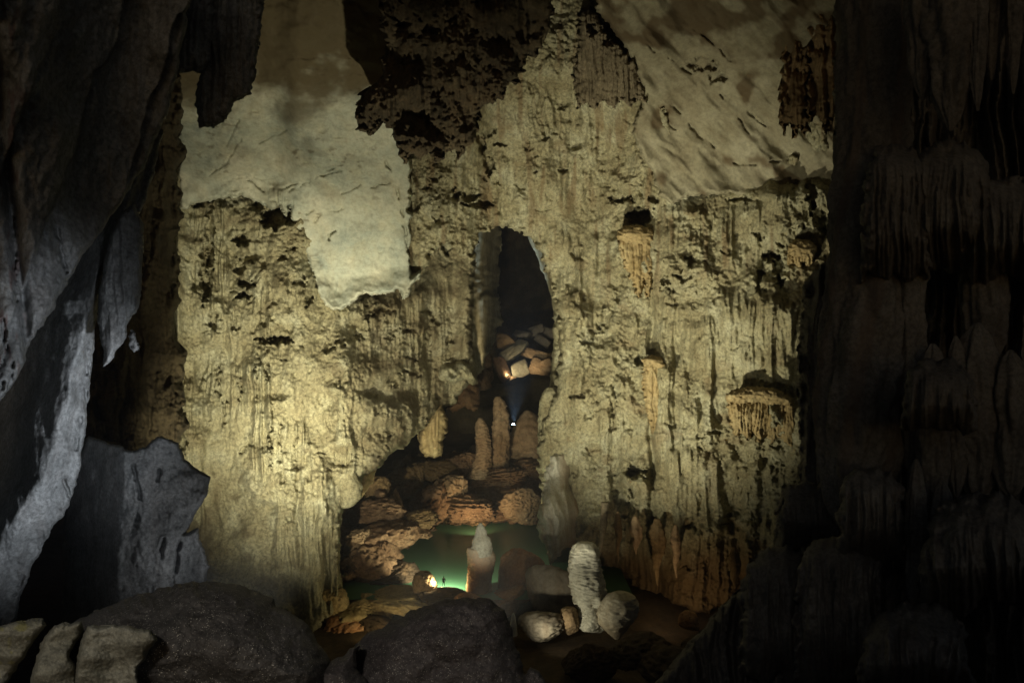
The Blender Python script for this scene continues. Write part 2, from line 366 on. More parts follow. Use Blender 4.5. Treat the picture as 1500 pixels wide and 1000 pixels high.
def d_RW(X, Y, sd):
    d = 151-26*ss(830, 1210, X)-24*ss(330, 20, Y)+4*ss(870, 800, X)*ss(330, 420, Y)
    d = d+3*ss(760, 860, Y)*ss(820, 880, X)+3.5*(np.abs(X-955)/60 < 1)*0
    d = d+9*ss(290, 245, Y)*ss(975, 1010, X)
    d = d-13*ss(725, 650, X)*ss(440, 375, Y)-3*np.exp(-((X-610)/22)**2)*ss(250, 300, Y)*ss(440, 400, Y)
    # vertical seam and rounded buttresses
    d = d+3.0*np.exp(-((X-955+6*fb(Y/60, X*0, 3, 3))/5)**2)*ss(400, 560, Y)*ss(790, 700, Y)
    d = d-3.0*np.exp(-((X-1010)/45)**2)*ss(330, 560, Y)-2.2*np.exp(-((X-845)/22)**2)*ss(330, 420, Y)*ss(660, 560, Y)
    d = d+2*np.exp(-((X-905)/14)**2)*ss(560, 660, Y)
    # ragged drip teeth at the undercut foot
    tz = .5*ss(770, 800, Y)*ss(870, 930, X)
    d = d-crust(X, Y, 11)*(1-.35*tz)-tz*2.6*(rid(X/15+.5*fb(Y/60, X/60, 2, 5), Y/230, 3, 77)-.35)
    lowl = ss(700, 640, X)*ss(420, 300, Y)
    d = d-lowl*1.0*crust(X*1.4, Y*1.4, 14)
    return d+holes(X, Y, H_RW, 1)+.68*ribs(X, Y, R_RW, 300)
def t_RW(X, Y):
    t = .35*ss(.12, .42, fb(X/38, Y/26, 4, 90))*ss(-.2, .3, fb(X/120, Y/120, 2, 91))
    t = np.maximum(t, .9*ss(765, 850, Y+30*fb(X/40, Y/40, 3, 92)))
    return np.maximum(t, .55*ss(.1, .5, fb(X/16, Y/120, 3, 93))*ss(480, 380, Y))
struct(relief('cave_wall', RW, d_RW, M_crustr, step=1.35, rag=5, lam=13, edge=(9, 6), tint=t_RW, seed=1))

# rough wall left of the passage, turning back into the recess
LW = [(120,150),(262,170),(280,270),(440,255),(520,390),(610,370),(650,340),(699,345),(694,420),(690,480),(694,530),(688,560),(668,588),(641,606),(600,648),(575,664),(556,686),(542,690),(532,704),(526,722),(514,738),(503,744),(498,780),(498,830),(503,868),(494,896),(476,908),(466,930),(466,1000),(120,1000)]
H_LW = [(405,318,26,18,10),(430,312,14,14,7),(380,300,8,12,4),(352,350,13,10,7),(362,378,16,6,4),(352,392,8,10,4),(358,415,15,8,6),(355,434,13,6,5),(410,497,22,7,8),(384,496,10,4,4),(300,400,7,50,4.5),(312,470,8,14,4),(308,345,5,50,3),(453,440,9,8,4),(440,412,12,7,3),(466,410,5,12,2.5),(290,300,10,7,3),(330,605,3,26,2.2),(320,560,3,34,2),(352,570,3,22,2.2),(396,655,3,40,2.5),(412,640,2.5,30,1.6),(432,655,2.5,24,1.5),(390,545,3,20,2),(375,560,2.5,30,2),(365,650,8,8,2),(355,660,7,6,2),(345,480,9,4,2),(265,600,5,40,4),(268,650,5,14,4),(480,510,10,8,2.5),(500,502,9,7,2.5),(525,490,8,6,2.5),(570,495,8,5,2.5),(630,500,6,9,3),(602,545,16,4,3),(640,470,6,8,3),(662,497,7,5,3),(625,455,9,6,3),(540,465,8,5,3),(606,525,8,5,2.5),(578,560,10,9,2.5),(545,575,8,8,2),(555,600,7,8,2),(655,362,7,12,5),(640,580,6,5,2),(478,420,6,6,2)]
R_LW = [(286,330,290,480,13,1.9),(306,345,525,625,9,1.3),(345,372,530,610,12,1.5),(368,402,540,700,12,1.9),(405,450,615,705,12,1.4),(330,352,420,520,12,1.3),(372,400,420,530,12,1.5),(440,486,700,900,17,1.8),(475,500,740,900,12,1.8),(265,300,560,760,18,1.6),(520,600,440,520,16,1.5),(590,660,420,600,20,1.8),(560,640,590,660,14,1.3),(490,520,560,720,16,1.6),(400,440,690,860,24,1.3)]
def d_LW(X, Y, sd):
    edge = np.interp(Y, [400,440,500,600,700], [455,480,512,526,522])+26*fb(Y/70, X/300, 3, 44)
    d = 137-3*np.exp(-((X-420)/70)**2)+6*ss(edge-14, edge+46, X)*ss(760, 660, Y)+28*ss(edge+10, 690, X)*ss(770, 640, Y)
    d = d-34*ss(300, 120, X)-5*ss(780, 980, Y)-3.5*np.exp(-((X-470)/26)**2)*ss(620, 720, Y)
    d = d+5*np.exp(-((X-478)/9)**2)*ss(745, 790, Y)*ss(900, 850, Y)
    d = d-4.5*np.exp(-((X-682)/14)**2)*ss(380, 440, Y)-3*np.exp(-((X-625+.25*(Y-400))/18)**2)*ss(380, 420, Y)*ss(560, 480, Y)
    d = d+6*ss(262, 252, X)*ss(700, 620, Y)
    sm = ss(780, 840, Y)*ss(420, 460, X)+ss(700, 790, Y)*ss(360, 280, X)
    return d-crust(X, Y, 21)*(1-.55*np.clip(sm, 0, 1))+holes(X, Y, H_LW, 2)+ribs(X, Y, R_LW, 400)
def t_LW(X, Y):
    t = .5*ss(.15, .45, fb(X/34, Y/24, 4, 95))*ss(-.2, .3, fb(X/120, Y/120, 2, 96))
    t = np.maximum(t, (.35+.35*ss(-.1, .4, fb(X/30, Y/26, 4, 97)))*ss(500, 560, X))  # recess is browner rock, with part of its shade painted into the tint
    return np.maximum(t, .6*ss(690, 730, Y)*ss(340, 300, X)*ss(.0, .3, fb(X/26, Y/40, 3, 98)+.1))
struct(relief('cave_wall', LW, d_LW, M_crust, step=1.35, rag=3.5, lam=12, edge=(10, 8), tint=t_LW, seed=2))

# pale smooth slab of the ceiling, overhanging on the left
DS = [(200,-130),(800,-130),(800,60),(730,120),(700,180),(690,235),(668,270),(655,320),(640,355),(622,376),(614,405),(600,428),(592,440),(585,425),(562,432),(532,430),(512,447),(492,457),(476,449),(458,415),(447,372),(433,340),(428,318),(426,300),(418,318),(410,300),(398,308),(380,296),(352,287),(310,293),(283,300),(262,312),(258,120)]
C_DS = [[(565,238),(580,262),(592,330),(600,378)],[(483,372),(482,345),(497,334),(512,345)],[(420,275),(450,262),(500,250)],[(545,275),(575,266)],[(425,280),(470,255),(505,240)],[(385,280),(362,262)],[(455,330),(470,315),(505,305)],[(300,260),(330,240),(352,205)],[(470,300),(440,320)],[(330,215),(350,175)],[(380,210),(420,190)],[(500,285),(530,270)]]
def d_DS(X, Y, sd):
    d = 137-46*ss(440, -130, Y)-.02*(450-Y)*(X < 0)
    d = d-3*fb(X/150, Y/110, 4, 71)-.25*rid((X+.9*Y)/70, (Y-.5*X)/30, 3, 72)-.09*fb(X/9, Y/9, 4, 73)
    st = ss(.2, .45, fb(X/22, Y/8, 3, 74))*ss(.0, .35, fb(X/90, Y/60, 2, 75))
    d = d+.35*st-5*ss(40, 0, sd)*ss(380, 440, Y)*.5+2.2*ss(300, 260, Y)*ss(440, 400, X)
    d = d+36*ss(598, 611, X+10*fb(Y/24, X/40, 3, 171))*ss(415, 385, Y+.9*(X-600))*ss(100, 190, Y)
    # drip sheet over the dark hole
    d = d-1.3*np.exp(-((X-408)/16)**2)*ss(265, 285, Y)*(1+.7*rid(X/6, Y/90, 2, 76))
    return d+cracks(X, Y, C_DS[:2], 1.3, 1.6, 3)+cracks(X, Y, C_DS[2:], 1.0, .8, 3)
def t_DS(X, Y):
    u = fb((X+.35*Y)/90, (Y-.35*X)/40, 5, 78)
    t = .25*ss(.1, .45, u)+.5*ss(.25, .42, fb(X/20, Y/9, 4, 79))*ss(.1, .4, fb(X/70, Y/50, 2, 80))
    t = np.maximum(t, .95*ss(.0, .5, .8*fb(X/80, Y/60, 5, 82)+1.1*ss(210, 50, Y)-.15)*ss(290, 110, Y))  # brown stain at the top, also painting in the fall-off of the light
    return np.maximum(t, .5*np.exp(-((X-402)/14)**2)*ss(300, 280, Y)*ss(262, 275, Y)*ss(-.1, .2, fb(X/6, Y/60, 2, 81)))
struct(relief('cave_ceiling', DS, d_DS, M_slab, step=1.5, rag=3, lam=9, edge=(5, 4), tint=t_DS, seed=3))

# slanting banded slab of the ceiling on the right
GS = [(868,-130),(1400,-130),(1400,300),(1178,300),(1172,268),(1120,290),(1060,284),(1010,288),(982,300),(965,285),(955,255),(938,225),(925,190),(940,150),(930,100),(905,55),(872,10)]
C_GS = [[(980,85),(1000,100),(1012,108),(1030,118)],[(985,155),(1005,175),(1025,200),(1047,216)],[(930,238),(945,252),(958,263)],[(1075,240),(1105,242),(1160,232)],[(1000,30),(1040,60),(1070,90)],[(1055,140),(1075,165),(1098,195)],[(940,60),(960,75)],[(1090,160),(1120,185)],[(970,180),(990,190)]]
def d_GS(X, Y, sd):
    d = 135-34*ss(290, -130, Y)-10*ss(1000, 1250, X)
    u = (X+1.05*Y)/1.45; v = (Y-1.05*X)/1.45+6*fb(X/60, Y/60, 3, 85)
    d = d-2.6*fb(u/160, v/60, 3, 86)-.5*(rid(u/260, v/50, 3, 87)-.3)-.10*fb(u/14, v/8, 4, 88)-.7*fb(u/70, v/36, 3, 188)
    sw = np.mod(v/46+.3*fb(u/80, v/80, 2, 89), 1)
    d = d-.7*np.where(sw < .85, sw/.85, (1-sw)/.15)*ss(-.2, .3, fb(X/90, Y/90, 3, 189))
    return d+cracks(X, Y, C_GS, 1.1, .8, 4)+holes(X, Y, [(1030,95,26,10,2.2),(1052,114,16,8,2.2)], 5)
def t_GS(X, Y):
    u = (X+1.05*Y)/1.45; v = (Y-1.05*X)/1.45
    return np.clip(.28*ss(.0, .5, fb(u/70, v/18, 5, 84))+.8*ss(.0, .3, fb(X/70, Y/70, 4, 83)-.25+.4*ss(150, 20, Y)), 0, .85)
struct(relief('cave_ceiling', GS, d_GS, M_slabr, step=1.5, rag=3, lam=12, edge=(6, 3), tint=t_GS, seed=4))

# roof over the viewer (closes the chamber overhead)
def sheet(name, x0, x1, y0, y1, st, zf, mat):
    xs = np.arange(x0, x1+.1, st); ys = np.arange(y0, y1+.1, st); X, Y = np.meshgrid(xs, ys)
    V = np.stack([X, Y, zf(X, Y)], -1).reshape(-1, 3); H, W = X.shape; i = np.arange(H*W).reshape(H, W)
    Q = np.stack([i[:-1,:-1], i[:-1,1:], i[1:,1:], i[1:,:-1]], -1).reshape(-1, 4)
    return mk(name, V, Q, mat)
struct(sheet('cave_ceiling', -170, 170, -10, 330, 2.5, lambda X, Y: 92+16*ss(60, 160, Y)+4*fb(X/30, Y/30, 4, 5), M_dark))
struct(sheet('cave_floor', -170, 170, -30, 335, 1.6, lambda X, Y: -3.2+41*(1-ss(13, 42, Y))+1.6*fb(X/18, Y/18, 5, 6)
             +17*ss(195, 225, Y)+8*ss(228, 262, Y)+3*ss(30, 60, X)-4*ss(12, 45, X)*ss(150, 120, Y)*ss(60, 90, Y), M_floor))
MW = bpy.data.materials.new('green_pool_water'); MW.use_nodes = True
_b = MW.node_tree.nodes['Principled BSDF']; _b.inputs['Base Color'].default_value = (.05,.125,.07,1); _b.inputs['Roughness'].default_value = .28; _b.inputs['Specular IOR Level'].default_value = .1
_n = MW.node_tree.nodes.new('ShaderNodeTexNoise'); _n.inputs['Scale'].default_value = .7; _p = MW.node_tree.nodes.new('ShaderNodeBump'); _p.inputs['Strength'].default_value = .06
MW.node_tree.links.new(_n.outputs['Fac'], _p.inputs['Height']); MW.node_tree.links.new(_p.outputs[0], _b.inputs['Normal'])
struct(sheet('pool_water', -32, 22, 134, 200, 2, lambda X, Y: 0*X, MW))

# passage beyond the arch: side walls and roof
struct(relief('passage_wall', [(640,300),(722,300),(735,330),(732,380),(728,420),(735,470),(700,560),(640,560)], lambda X, Y, sd: 172+60*ss(690, 735, X)-2.5*crust(X, Y, 33), M_crust, step=2, rag=4, edge=(6, 6), seed=8))
struct(relief('passage_wall', [(760,320),(840,320),(840,640),(800,640),(812,470),(806,430),(795,395),(782,365)], lambda X, Y, sd: 166+24*ss(812, 778, X)-2*crust(X, Y, 34), M_crust, step=2, rag=3, edge=(5, 5), seed=9))

# ================================================================== LEFT FOREGROUND ROCK
def left_slab_d(X, Y, sd):
    d = 25+6.5*ss(0, 215, X)-2*ss(260, -50, Y)
    d = d-.7*(np.mod((X+.35*Y)/92+.15*fb(X/50, Y/120, 3, 3), 1))-.5*fb(X/60, Y/110, 5, 2)-.05*fb(X/9, Y/13, 4, 4)-.35*(rid((X+.3*Y)/70, (Y-.3*X)/160, 3, 404)-.3)
    return d+cracks(X, Y, [[(22,320),(28,360),(20,395),(24,440)],[(5,470),(10,520),(4,570)],[(84,335),(92,380),(98,398)],[(8,600),(15,560),(20,520)]], 2.2, .4, 7)+.8*np.exp(-(((X-.12*Y)-(-20))/9)**2)
o = relief('rock_slab', [(-260,-90),(300,-90),(268,60),(250,150),(215,240),(182,292),(150,336),(125,370),(105,400),(90,430),(77,452),(56,485),(42,512),(30,545),(18,566),(0,590),(-24,630),(-80,740),(-260,900)], left_slab_d, M_left, step=1.6, rag=4, lam=30, edge=(7, 1.0), thick=1.5, seed=31,
           tint=lambda X, Y: .6*ss(.1, .4, fb(X/12, Y/60, 3, 36))*ss(60, 10, X)+.0*X)
thing(o, 'broad faceted grey rock slab at the far left, its top lost in the dark', 'rock slab')
def right_edge_u(X, Y):
    ys = [200,330,440,520,600,650,700,740,770,810,850,880,920,1000]; xs = [232,190,146,136,127,122,114,100,79,58,38,30,18,8]
    return np.interp(Y, ys, xs)-X
def pillar_d(X, Y, sd):
    u = right_edge_u(X, Y)+6*fb(X/30, Y/60, 3, 12)
    ap = np.interp(Y, [430,500,540,600,660,745,806,900], [16,20,27,36,46,64,62,56])
    d = 39.2+1.5*ss(ap, 0, u)-.8*ss(560, 420, Y)+np.where(u > ap, (u-ap)**2/(np.abs(u-ap)+16)*.085, 0)
    return d-.4*fb(X/34, Y/60, 5, 13)-.05*fb(X/8, Y/11, 4, 14)+cracks(X, Y, [[(132,500),(126,560),(128,600)],[(118,610),(112,660)],[(92,700),(104,730),(96,760)],[(58,800),(70,770)],[(20,870),(36,845)]], 2, .35, 8)
o = relief('leaning_pillar', [(-260,1010),(-200,800),(-40,640),(90,330),(180,180),(240,190),(215,290),(190,332),(158,400),(146,440),(140,480),(136,520),(127,600),(122,650),(114,700),(101,740),(79,770),(58,810),(38,850),(30,880),(18,920),(6,1010)], pillar_d, M_left, step=1.4, rag=2.5, lam=24, edge=(6, .7), thick=2, seed=32)
thing(o, 'leaning grey rock rib with a bright strip down its right edge', 'rock pillar')
o = relief('hanging_flake', [(150,395),(158,355),(172,318),(196,296),(212,330),(208,410),(203,450),(200,458),(193,462),(186,478),(184,498),(172,512),(166,524),(150,537),(151,515),(146,490),(142,445)],
           lambda X, Y, sd: 37.8-1.7*np.sqrt(np.maximum(0, 1-((X-174)/40)**2))+.9*ss(430, 310, Y)-.26*fb(X/22, Y/70, 4, 15)-.16*rid((X+4*fb(Y/50, X/50, 2, 215))/13, Y/200, 3, 216)-.02*fb(X/6, Y/9, 4, 16), M_left, step=1.3, rag=2, lam=20, edge=(8, .6), thick=1.0, seed=33)
thing(o, 'rounded grey flake of rock hanging with a torn pointed tip right of the leaning rib', 'rock flake')
o = relief('hanging_flake', [(188,490),(196,482),(202,496),(204,512),(196,516),(190,508)], lambda X, Y, sd: 38.5-.02*sd-.06*fb(X/6, Y/8, 3, 17), M_left, step=1.3, rag=3, lam=6, edge=(5, .4), thick=.4, seed=34)
thing(o, 'small ragged grey rock scrap just below and right of the rounded hanging flake', 'rock flake')
def butt_d(X, Y, sd):
    c = 186-10*ss(640, 860, Y); u = X-c
    d = 47+np.where(u < 0, u*u/(np.abs(u)+16)*.11, 1.6*ss(0, 115, u)*.8)
    return d-.6*fb(X/44, Y/60, 5, 18)-.09*fb(X/9, Y/12, 4, 19)+cracks(X, Y, [[(268,770),(262,800),(255,850)],[(232,690),(226,730)],[(240,790),(232,830)],[(195,680),(205,730),(200,770)]], 2.4, .7, 9)
o = relief('rock_buttress', [(90,1000),(96,700),(130,640),(200,660),(236,638),(262,648),(270,672),(288,684),(308,697),(302,728),(276,768),(268,780),(290,772),(298,800),(306,830),(298,870),(292,1000)], butt_d, M_left, step=1.4, rag=3, lam=26, edge=(6, .9), thick=3, seed=35)
thing(o, 'squat grey buttress with a broken top behind the big dark boulder at lower left', 'rock buttress')
for poly, d, lab, sd_ in (([(228,-60),(268,-60),(270,20),(264,60),(256,78),(247,74),(240,30)], 34, 'narrow dark grey stone drape, leftmost of the three at the top left', 1),
                     ([(258,-60),(318,-60),(312,40),(308,85),(298,108),(276,106),(254,108),(250,70),(262,30)], 35, 'blunt dark grey stone drape, middle one of the three at the top left', 2),
                     ([(306,-60),(392,-60),(382,50),(374,105),(368,138),(345,148),(334,170),(318,186),(292,188),(286,140),(296,90),(304,30)], 36, 'widest of three dark grey stone drapes at top left, ragged at its foot', 3)):
    o = relief('stone_drape', poly, lambda X, Y, sd, dd=d, q=sd_: dd-.9*np.sqrt(np.minimum(sd, 40)/40)-.5*rid(X/16+.3*fb(Y/60, X/60, 2, q), Y/260, 3, 50+q)-.1*fb(X/7, Y/9, 3, q), M_left, step=1.6, rag=3, lam=12, edge=(7, .8), thick=.8, seed=36+sd_)
    thing(o, lab, 'stone drape', 'stone drapes at the top left')

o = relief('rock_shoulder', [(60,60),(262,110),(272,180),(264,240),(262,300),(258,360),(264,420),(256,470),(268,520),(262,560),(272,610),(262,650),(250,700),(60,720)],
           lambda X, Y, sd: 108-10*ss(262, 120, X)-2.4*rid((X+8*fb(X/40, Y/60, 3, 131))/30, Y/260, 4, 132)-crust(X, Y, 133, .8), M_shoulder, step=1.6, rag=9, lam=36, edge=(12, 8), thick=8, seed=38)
thing(o, 'dim brown rock shoulder between the grey rocks on the left and the lit wall', 'rock')

# ================================================================== TOP CENTRE AND WALL FORMATIONS
def mass_d(X, Y, sd):
    d = 94-18*ss(240, -60, Y)-4*np.sqrt(np.minimum(sd, 60)/60)
    f1, f2 = wor(X/34, Y/46, 61)
    return d-2.6*(.8-f1)-1.4*crust(X, Y, 62)-1.6*(rid(X/22, Y/140, 3, 63)-.3)
o = relief('ceiling_pendant', [(540,-90),(830,-90),(806,40),(790,75),(770,92),(762,118),(742,128),(728,150),(708,154),(702,165),(697,208),(682,214),(676,236),(660,222),(648,228),(638,240),(630,222),(612,234),(600,226),(590,240),(578,205),(574,190),(566,182),(556,176),(553,192),(545,196),(536,192),(526,194),(521,175),(522,152),(534,134),(556,118),(564,70)], mass_d, M_dark, step=1.5, rag=6, lam=12, edge=(9, 5), thick=9, seed=41)
thing(o, 'huge ragged dark brown mass of rock hanging from the ceiling at top centre', 'rock mass')
o = relief('flowstone_curtain', [(838,110),(846,60),(846,20),(862,8),(878,22),(884,45),(900,62),(920,78),(936,98),(944,128),(948,152),(934,144),(922,158),(912,146),(898,160),(884,148),(870,160),(856,150),(846,160)],
           lambda X, Y, sd: 124-10*ss(150, 20, Y)-3*np.sqrt(np.minimum(sd, 40)/40)-1.6*rid(X/9+.3*fb(Y/50, X/50, 2, 64), Y/160, 3, 65)-.4*fb(X/6, Y/8, 3, 66)+holes(X, Y, [(868,44,7,10,4),(890,62,5,12,3)], 6), M_curt, step=1.35, rag=4, lam=7, edge=(6, 3), thick=4, seed=42)
thing(o, 'dark fluted stone curtain high on the rough pier above the arch', 'stone curtain')
for poly, d, lab, q in (([(1136,-60),(1188,-60),(1186,60),(1184,150),(1186,186),(1180,200),(1172,186),(1164,204),(1156,180),(1148,200),(1143,188),(1142,150),(1146,80)], 110, 'dark brown pleated drape under the ceiling, left one of two beside the right-hand pillar', 1),
                ([(1182,-60),(1270,-60),(1268,170),(1250,204),(1236,180),(1222,176),(1212,196),(1200,172),(1188,178),(1180,150),(1184,80)], 106, 'dark brown knobbly drape touching the right-hand pillar near the top', 2)):
    o = relief('stone_drape', poly, lambda X, Y, sd, dd=d, q=q: dd-2.2*rid((X+6*fb(X/30, Y/70, 3, q))/16, Y/300, 3, 67+q)-crust(X, Y, 68+q, .8)-2*np.sqrt(np.minimum(sd, 30)/30), M_brown, step=1.6, rag=6, lam=10, edge=(6, 3), thick=3, seed=43+q)
    thing(o, lab, 'stone drape')
# shield with its fringe below the dark niche
def shield(name, cap, fringe, d, lab, cat, q, lamx=7):
    o = empty(name, P(sum(p[0] for p in fringe)/len(fringe), max(p[1] for p in fringe), d), lab, cat)
    relief('curtain', fringe, lambda X, Y, sd: d-1.6*np.sqrt(np.minimum(sd, 24)/24)-.75*rid((X+5*fb(X/18, Y/50, 3, q))/lamx, Y/200, 3, 70+q)-1.3*fb(X/24, Y/60, 3, q+170)-.25*fb(X/5, Y/7, 3, q), M_flow, step=1.2, rag=3, lam=6, edge=(5, 2), thick=2.5, parent=o, seed=45+q,
           tint=lambda X, Y: .7*ss(.1, .4, fb(X/5, Y/60, 3, 71+q))*ss(np.percentile([p[1] for p in fringe], 45), max(p[1] for p in fringe), Y))
    relief('cap', cap, lambda X, Y, sd: d-2.4-1.6*np.sqrt(np.minimum(sd, 18)/18)-.35*fb(X/9, Y/4, 4, q+1), M_flow, step=1.2, rag=2, lam=6, edge=(6, 2), thick=2.5, parent=o, seed=46+q)
    return o
shield('flowstone_shield', [(903,338),(916,330),(938,330),(957,337),(958,352),(940,360),(918,356),(904,350)], [(904,345),(957,345),(957,400),(952,440),(946,432),(945,408),(940,432),(935,438),(930,428),(924,408),(914,390),(906,366)], 143, 'tan stone shield with a tapering pleated fringe, under the dark niche right of the arch', 'stone shield', 1)
shield('flowstone_shield', [(1062,577),(1078,569),(1105,566),(1135,568),(1156,578),(1163,592),(1140,594),(1110,590),(1080,592),(1064,588)], [(1064,585),(1164,588),(1170,620),(1168,655),(1160,668),(1152,650),(1140,640),(1130,652),(1122,638),(1112,650),(1104,634),(1096,644),(1086,634),(1078,640),(1070,626)], 127, 'wide scalloped canopy with a fringe of thin stone icicles, low on the right wall', 'stone canopy', 2, 5)
shield('flowstone_shield', [(1152,362),(1166,350),(1186,350),(1198,362),(1192,376),(1170,378),(1156,374)], [(1152,366),(1196,366),(1190,385),(1184,394),(1178,384),(1170,396),(1162,384),(1154,390)], 126, 'small dark tan domed canopy high on the right wall next to the near pillar', 'stone canopy', 3, 5)
shield('flowstone_shield', [(940,526),(950,520),(966,522),(978,532),(976,542),(958,538),(944,536)], [(942,532),(978,534),(980,560),(984,620),(976,660),(966,672),(956,640),(946,600),(940,560)], 142, 'narrow pale arched flowstone with ribbed trailing sheet in the middle of the right wall', 'flowstone', 4, 6)
o = relief('flowstone_tongue', [(796,690),(806,664),(826,660),(850,680),(862,720),(864,776),(850,790),(838,800),(822,806),(808,828),(803,812),(793,792),(786,772),(788,748),(796,722)],
           lambda X, Y, sd: 145+10*ss(752, 690, Y)+9*ss(815, 862, X)-2.0*np.sqrt(np.minimum(sd, 12)/12)-2.2*rid((X-.22*Y+8*fb(X/40, Y/50, 3, 173))/34, Y/170, 2, 73)-.25*fb(X/9, Y/14, 3, 74), M_white, step=1.25, rag=3, lam=10, edge=(7, 3), thick=2.5, seed=51,
           tint=lambda X, Y: .55*ss(815, 850, X)+.35*ss(.0, .3, fb(X/12, Y/60, 3, 75)))
thing(o, 'pale grey flowstone tongue ending in a point above the right side of the pool', 'flowstone')
for poly, d, lab, q in (([(522,660),(534,640),(548,642),(556,672),(548,700),(536,722),(528,730),(522,700)], 149, 'yellow ochre flowstone curtain behind the bulging left wall edge', 1),
                     ([(612,640),(622,610),(636,594),(648,592),(656,610),(656,632),(648,650),(650,664),(636,672),(626,668),(616,664)], 166, 'yellow brown stone curtain with a pale rib, at the mouth of the lower opening', 2)):
    o = relief('flowstone_curtain', poly, lambda X, Y, sd, dd=d, q=q: dd-3*np.sqrt(np.minimum(sd, 14)/14)-.5*rid((X+4*fb(X/20, Y/60, 3, q))/14, Y/200, 2, 76+q)-1.0*np.exp(-((X-640)/2.5)**2)-.15*fb(X/6, Y/10, 3, q), M_flow, step=1.25, rag=2.5, lam=9, edge=(6, 3), thick=2, seed=52+q)
    thing(o, lab, 'stone curtain')
lathe('stone_bulge', [(508,690,10),(514,712,16),(514,730,15),(508,741,9),(505,745,2)], 136.5, M_crust, noise=(.12,.5), flute=(.1,9), seed=5); thing(COL.objects[-1], 'rounded pale knob bulging from the left wall edge above the pool', 'stone bulge')
o = lathe('tooth_stalactite', [(886,735,5),(884,770,5),(880,800,3),(877,818,1)], 141.5, M_curt, noise=(.2,.6), seed=6); thing(o, 'thin crooked grey stone blade beside the ribbed white column', 'stalactite')
tz = [(905,768,822,5,'thin ragged stalactite at the wall foot, just right of the ribbed white column'),(931,775,812,8,'short blunt stalactite at the right wall foot, second from the ribbed white column'),(962,778,858,9,'longest stalactite of the ragged fringe at the right wall foot'),(990,788,846,6,'slim stalactite at the right end of the ragged fringe'),(1076,820,862,7,'dark stalactite hanging from the outer corner of the right wall foot')]
for i, (x, y0, y1, r, lab) in enumerate(tz):
    o = lathe('stalactite', [(x,y0-20,r*.3),(x-1,y0,r*1.2),(x+2,(y0*2+y1)/3,r*.9),(x-1,(y0+2*y1)/3,r*.5),(x+1,y1,.6)], 138-.05*(x-900), M_block if i % 2 else M_brown, noise=(.45,.6), flute=(.3,9), seed=60+i, seg=24)
    thing(o, lab, 'stalactite', 'stalactites along the right wall foot')

# ================================================================== POOL SHORE
def wt(y0, y1): return lambda PY, SS, TH: ss(y1, y0, PY+4*np.sin(TH*2))
o = empty('stalagmite', P(703, 880, 139), 'tall red-brown stalagmite with a white calcite tip, rising from the pool shore', 'stalagmite')
lathe('body', [(700,800,15),(704,808,19),(706,818,20),(704,835,18),(702,852,17),(702,868,20),(701,890,30),(700,925,40)], 139, M_orange, ribs=(.07,5), noise=(.1,.5), flute=(.06,7), seed=1, parent=o, tint=lambda PY, SS, TH: .45*ss(838, 800, PY))
lathe('tip', [(704,765,1.5),(704,772,6),(705,778,8),(705,783,8.5),(706,790,13),(706,798,14),(705,806,16),(704,812,17)], 138.6, M_white, noise=(.16,.7), flute=(.1,8), seed=2, parent=o, step=1)
o = lathe('ribbed_column', [(856,793,5),(857,796,15),(857,806,20),(857,820,23),(858,840,24),(861,860,25),(866,878,25),(868,890,23)], 124, M_white, ribs=(.05,4.4), noise=(.24,.6), flute=(.14,7), seed=3, step=.8, dd=1); thing(o, 'thick leaning white stalagmite wrapped in fine horizontal ribs', 'stalagmite')
o = lathe('calcite_mound', [(908,866,6),(910,872,20),(908,884,27),(904,898,29),(901,912,24),(902,926,12),(904,936,3)], 121, M_white, ribs=(.05,5), noise=(.13,.5), flute=(.05,7), seed=4, step=1, tint=lambda PY, SS, TH: .3+.3*ss(890, 930, PY)); thing(o, 'white bulbous calcite mound leaning right of the ribbed white column', 'stalagmite')
o = boulder('calcite_block', 872, 905, 122.5, 26, 17, M_white, seed=12, facets=7, rough=.09, deep=.8); thing(o, 'low dirty white calcite lump at the foot of the ribbed column', 'rock')
o = boulder('boulder', 757, 838, 140, 36, 46, M_orange, seed=7, facets=8, rough=.06, tilt=-.15, deep=.6); thing(o, 'large rounded red-brown boulder right of the white-tipped stalagmite', 'boulder')
o = boulder('boulder', 808, 868, 133, 42, 44, M_greyb, seed=8, facets=7, rough=.05, deep=.6); thing(o, 'blocky grey clay boulder between the red-brown boulder and the ribbed column', 'boulder')
o = boulder('boulder', 735, 885, 136, 42, 20, M_orange, seed=9, facets=8, rough=.07, tilt=.5, deep=.7); thing(o, 'sloping orange mud boulder at the right foot of the white-tipped stalagmite', 'boulder')
o = boulder('boulder', 792, 914, 123, 34, 17, M_greyb, seed=10, facets=8, rough=.07, tilt=.15); thing(o, 'low grey rock behind the small bright pointed stalagmite', 'rock')
o = boulder('boulder', 836, 910, 123, 20, 18, M_block, seed=11, facets=8, rough=.08); thing(o, 'brownish rock wedged left of the dirty white calcite lump', 'rock')
o = lathe('small_stalagmite', [(752,897,1),(752,903,3),(752,912,4.5),(751,922,6.5),(750,930,8)], 121, M_white, noise=(.12,.5), seed=13, seg=32); thing(o, 'small bright cone-shaped stalagmite right of the centre foreground boulder', 'stalagmite')
o = boulder('boulder', 1012, 910, 112, 16, 14, M_orange, seed=14, facets=8, rough=.1); thing(o, 'lone orange rock in the dark hollow at lower right', 'rock')
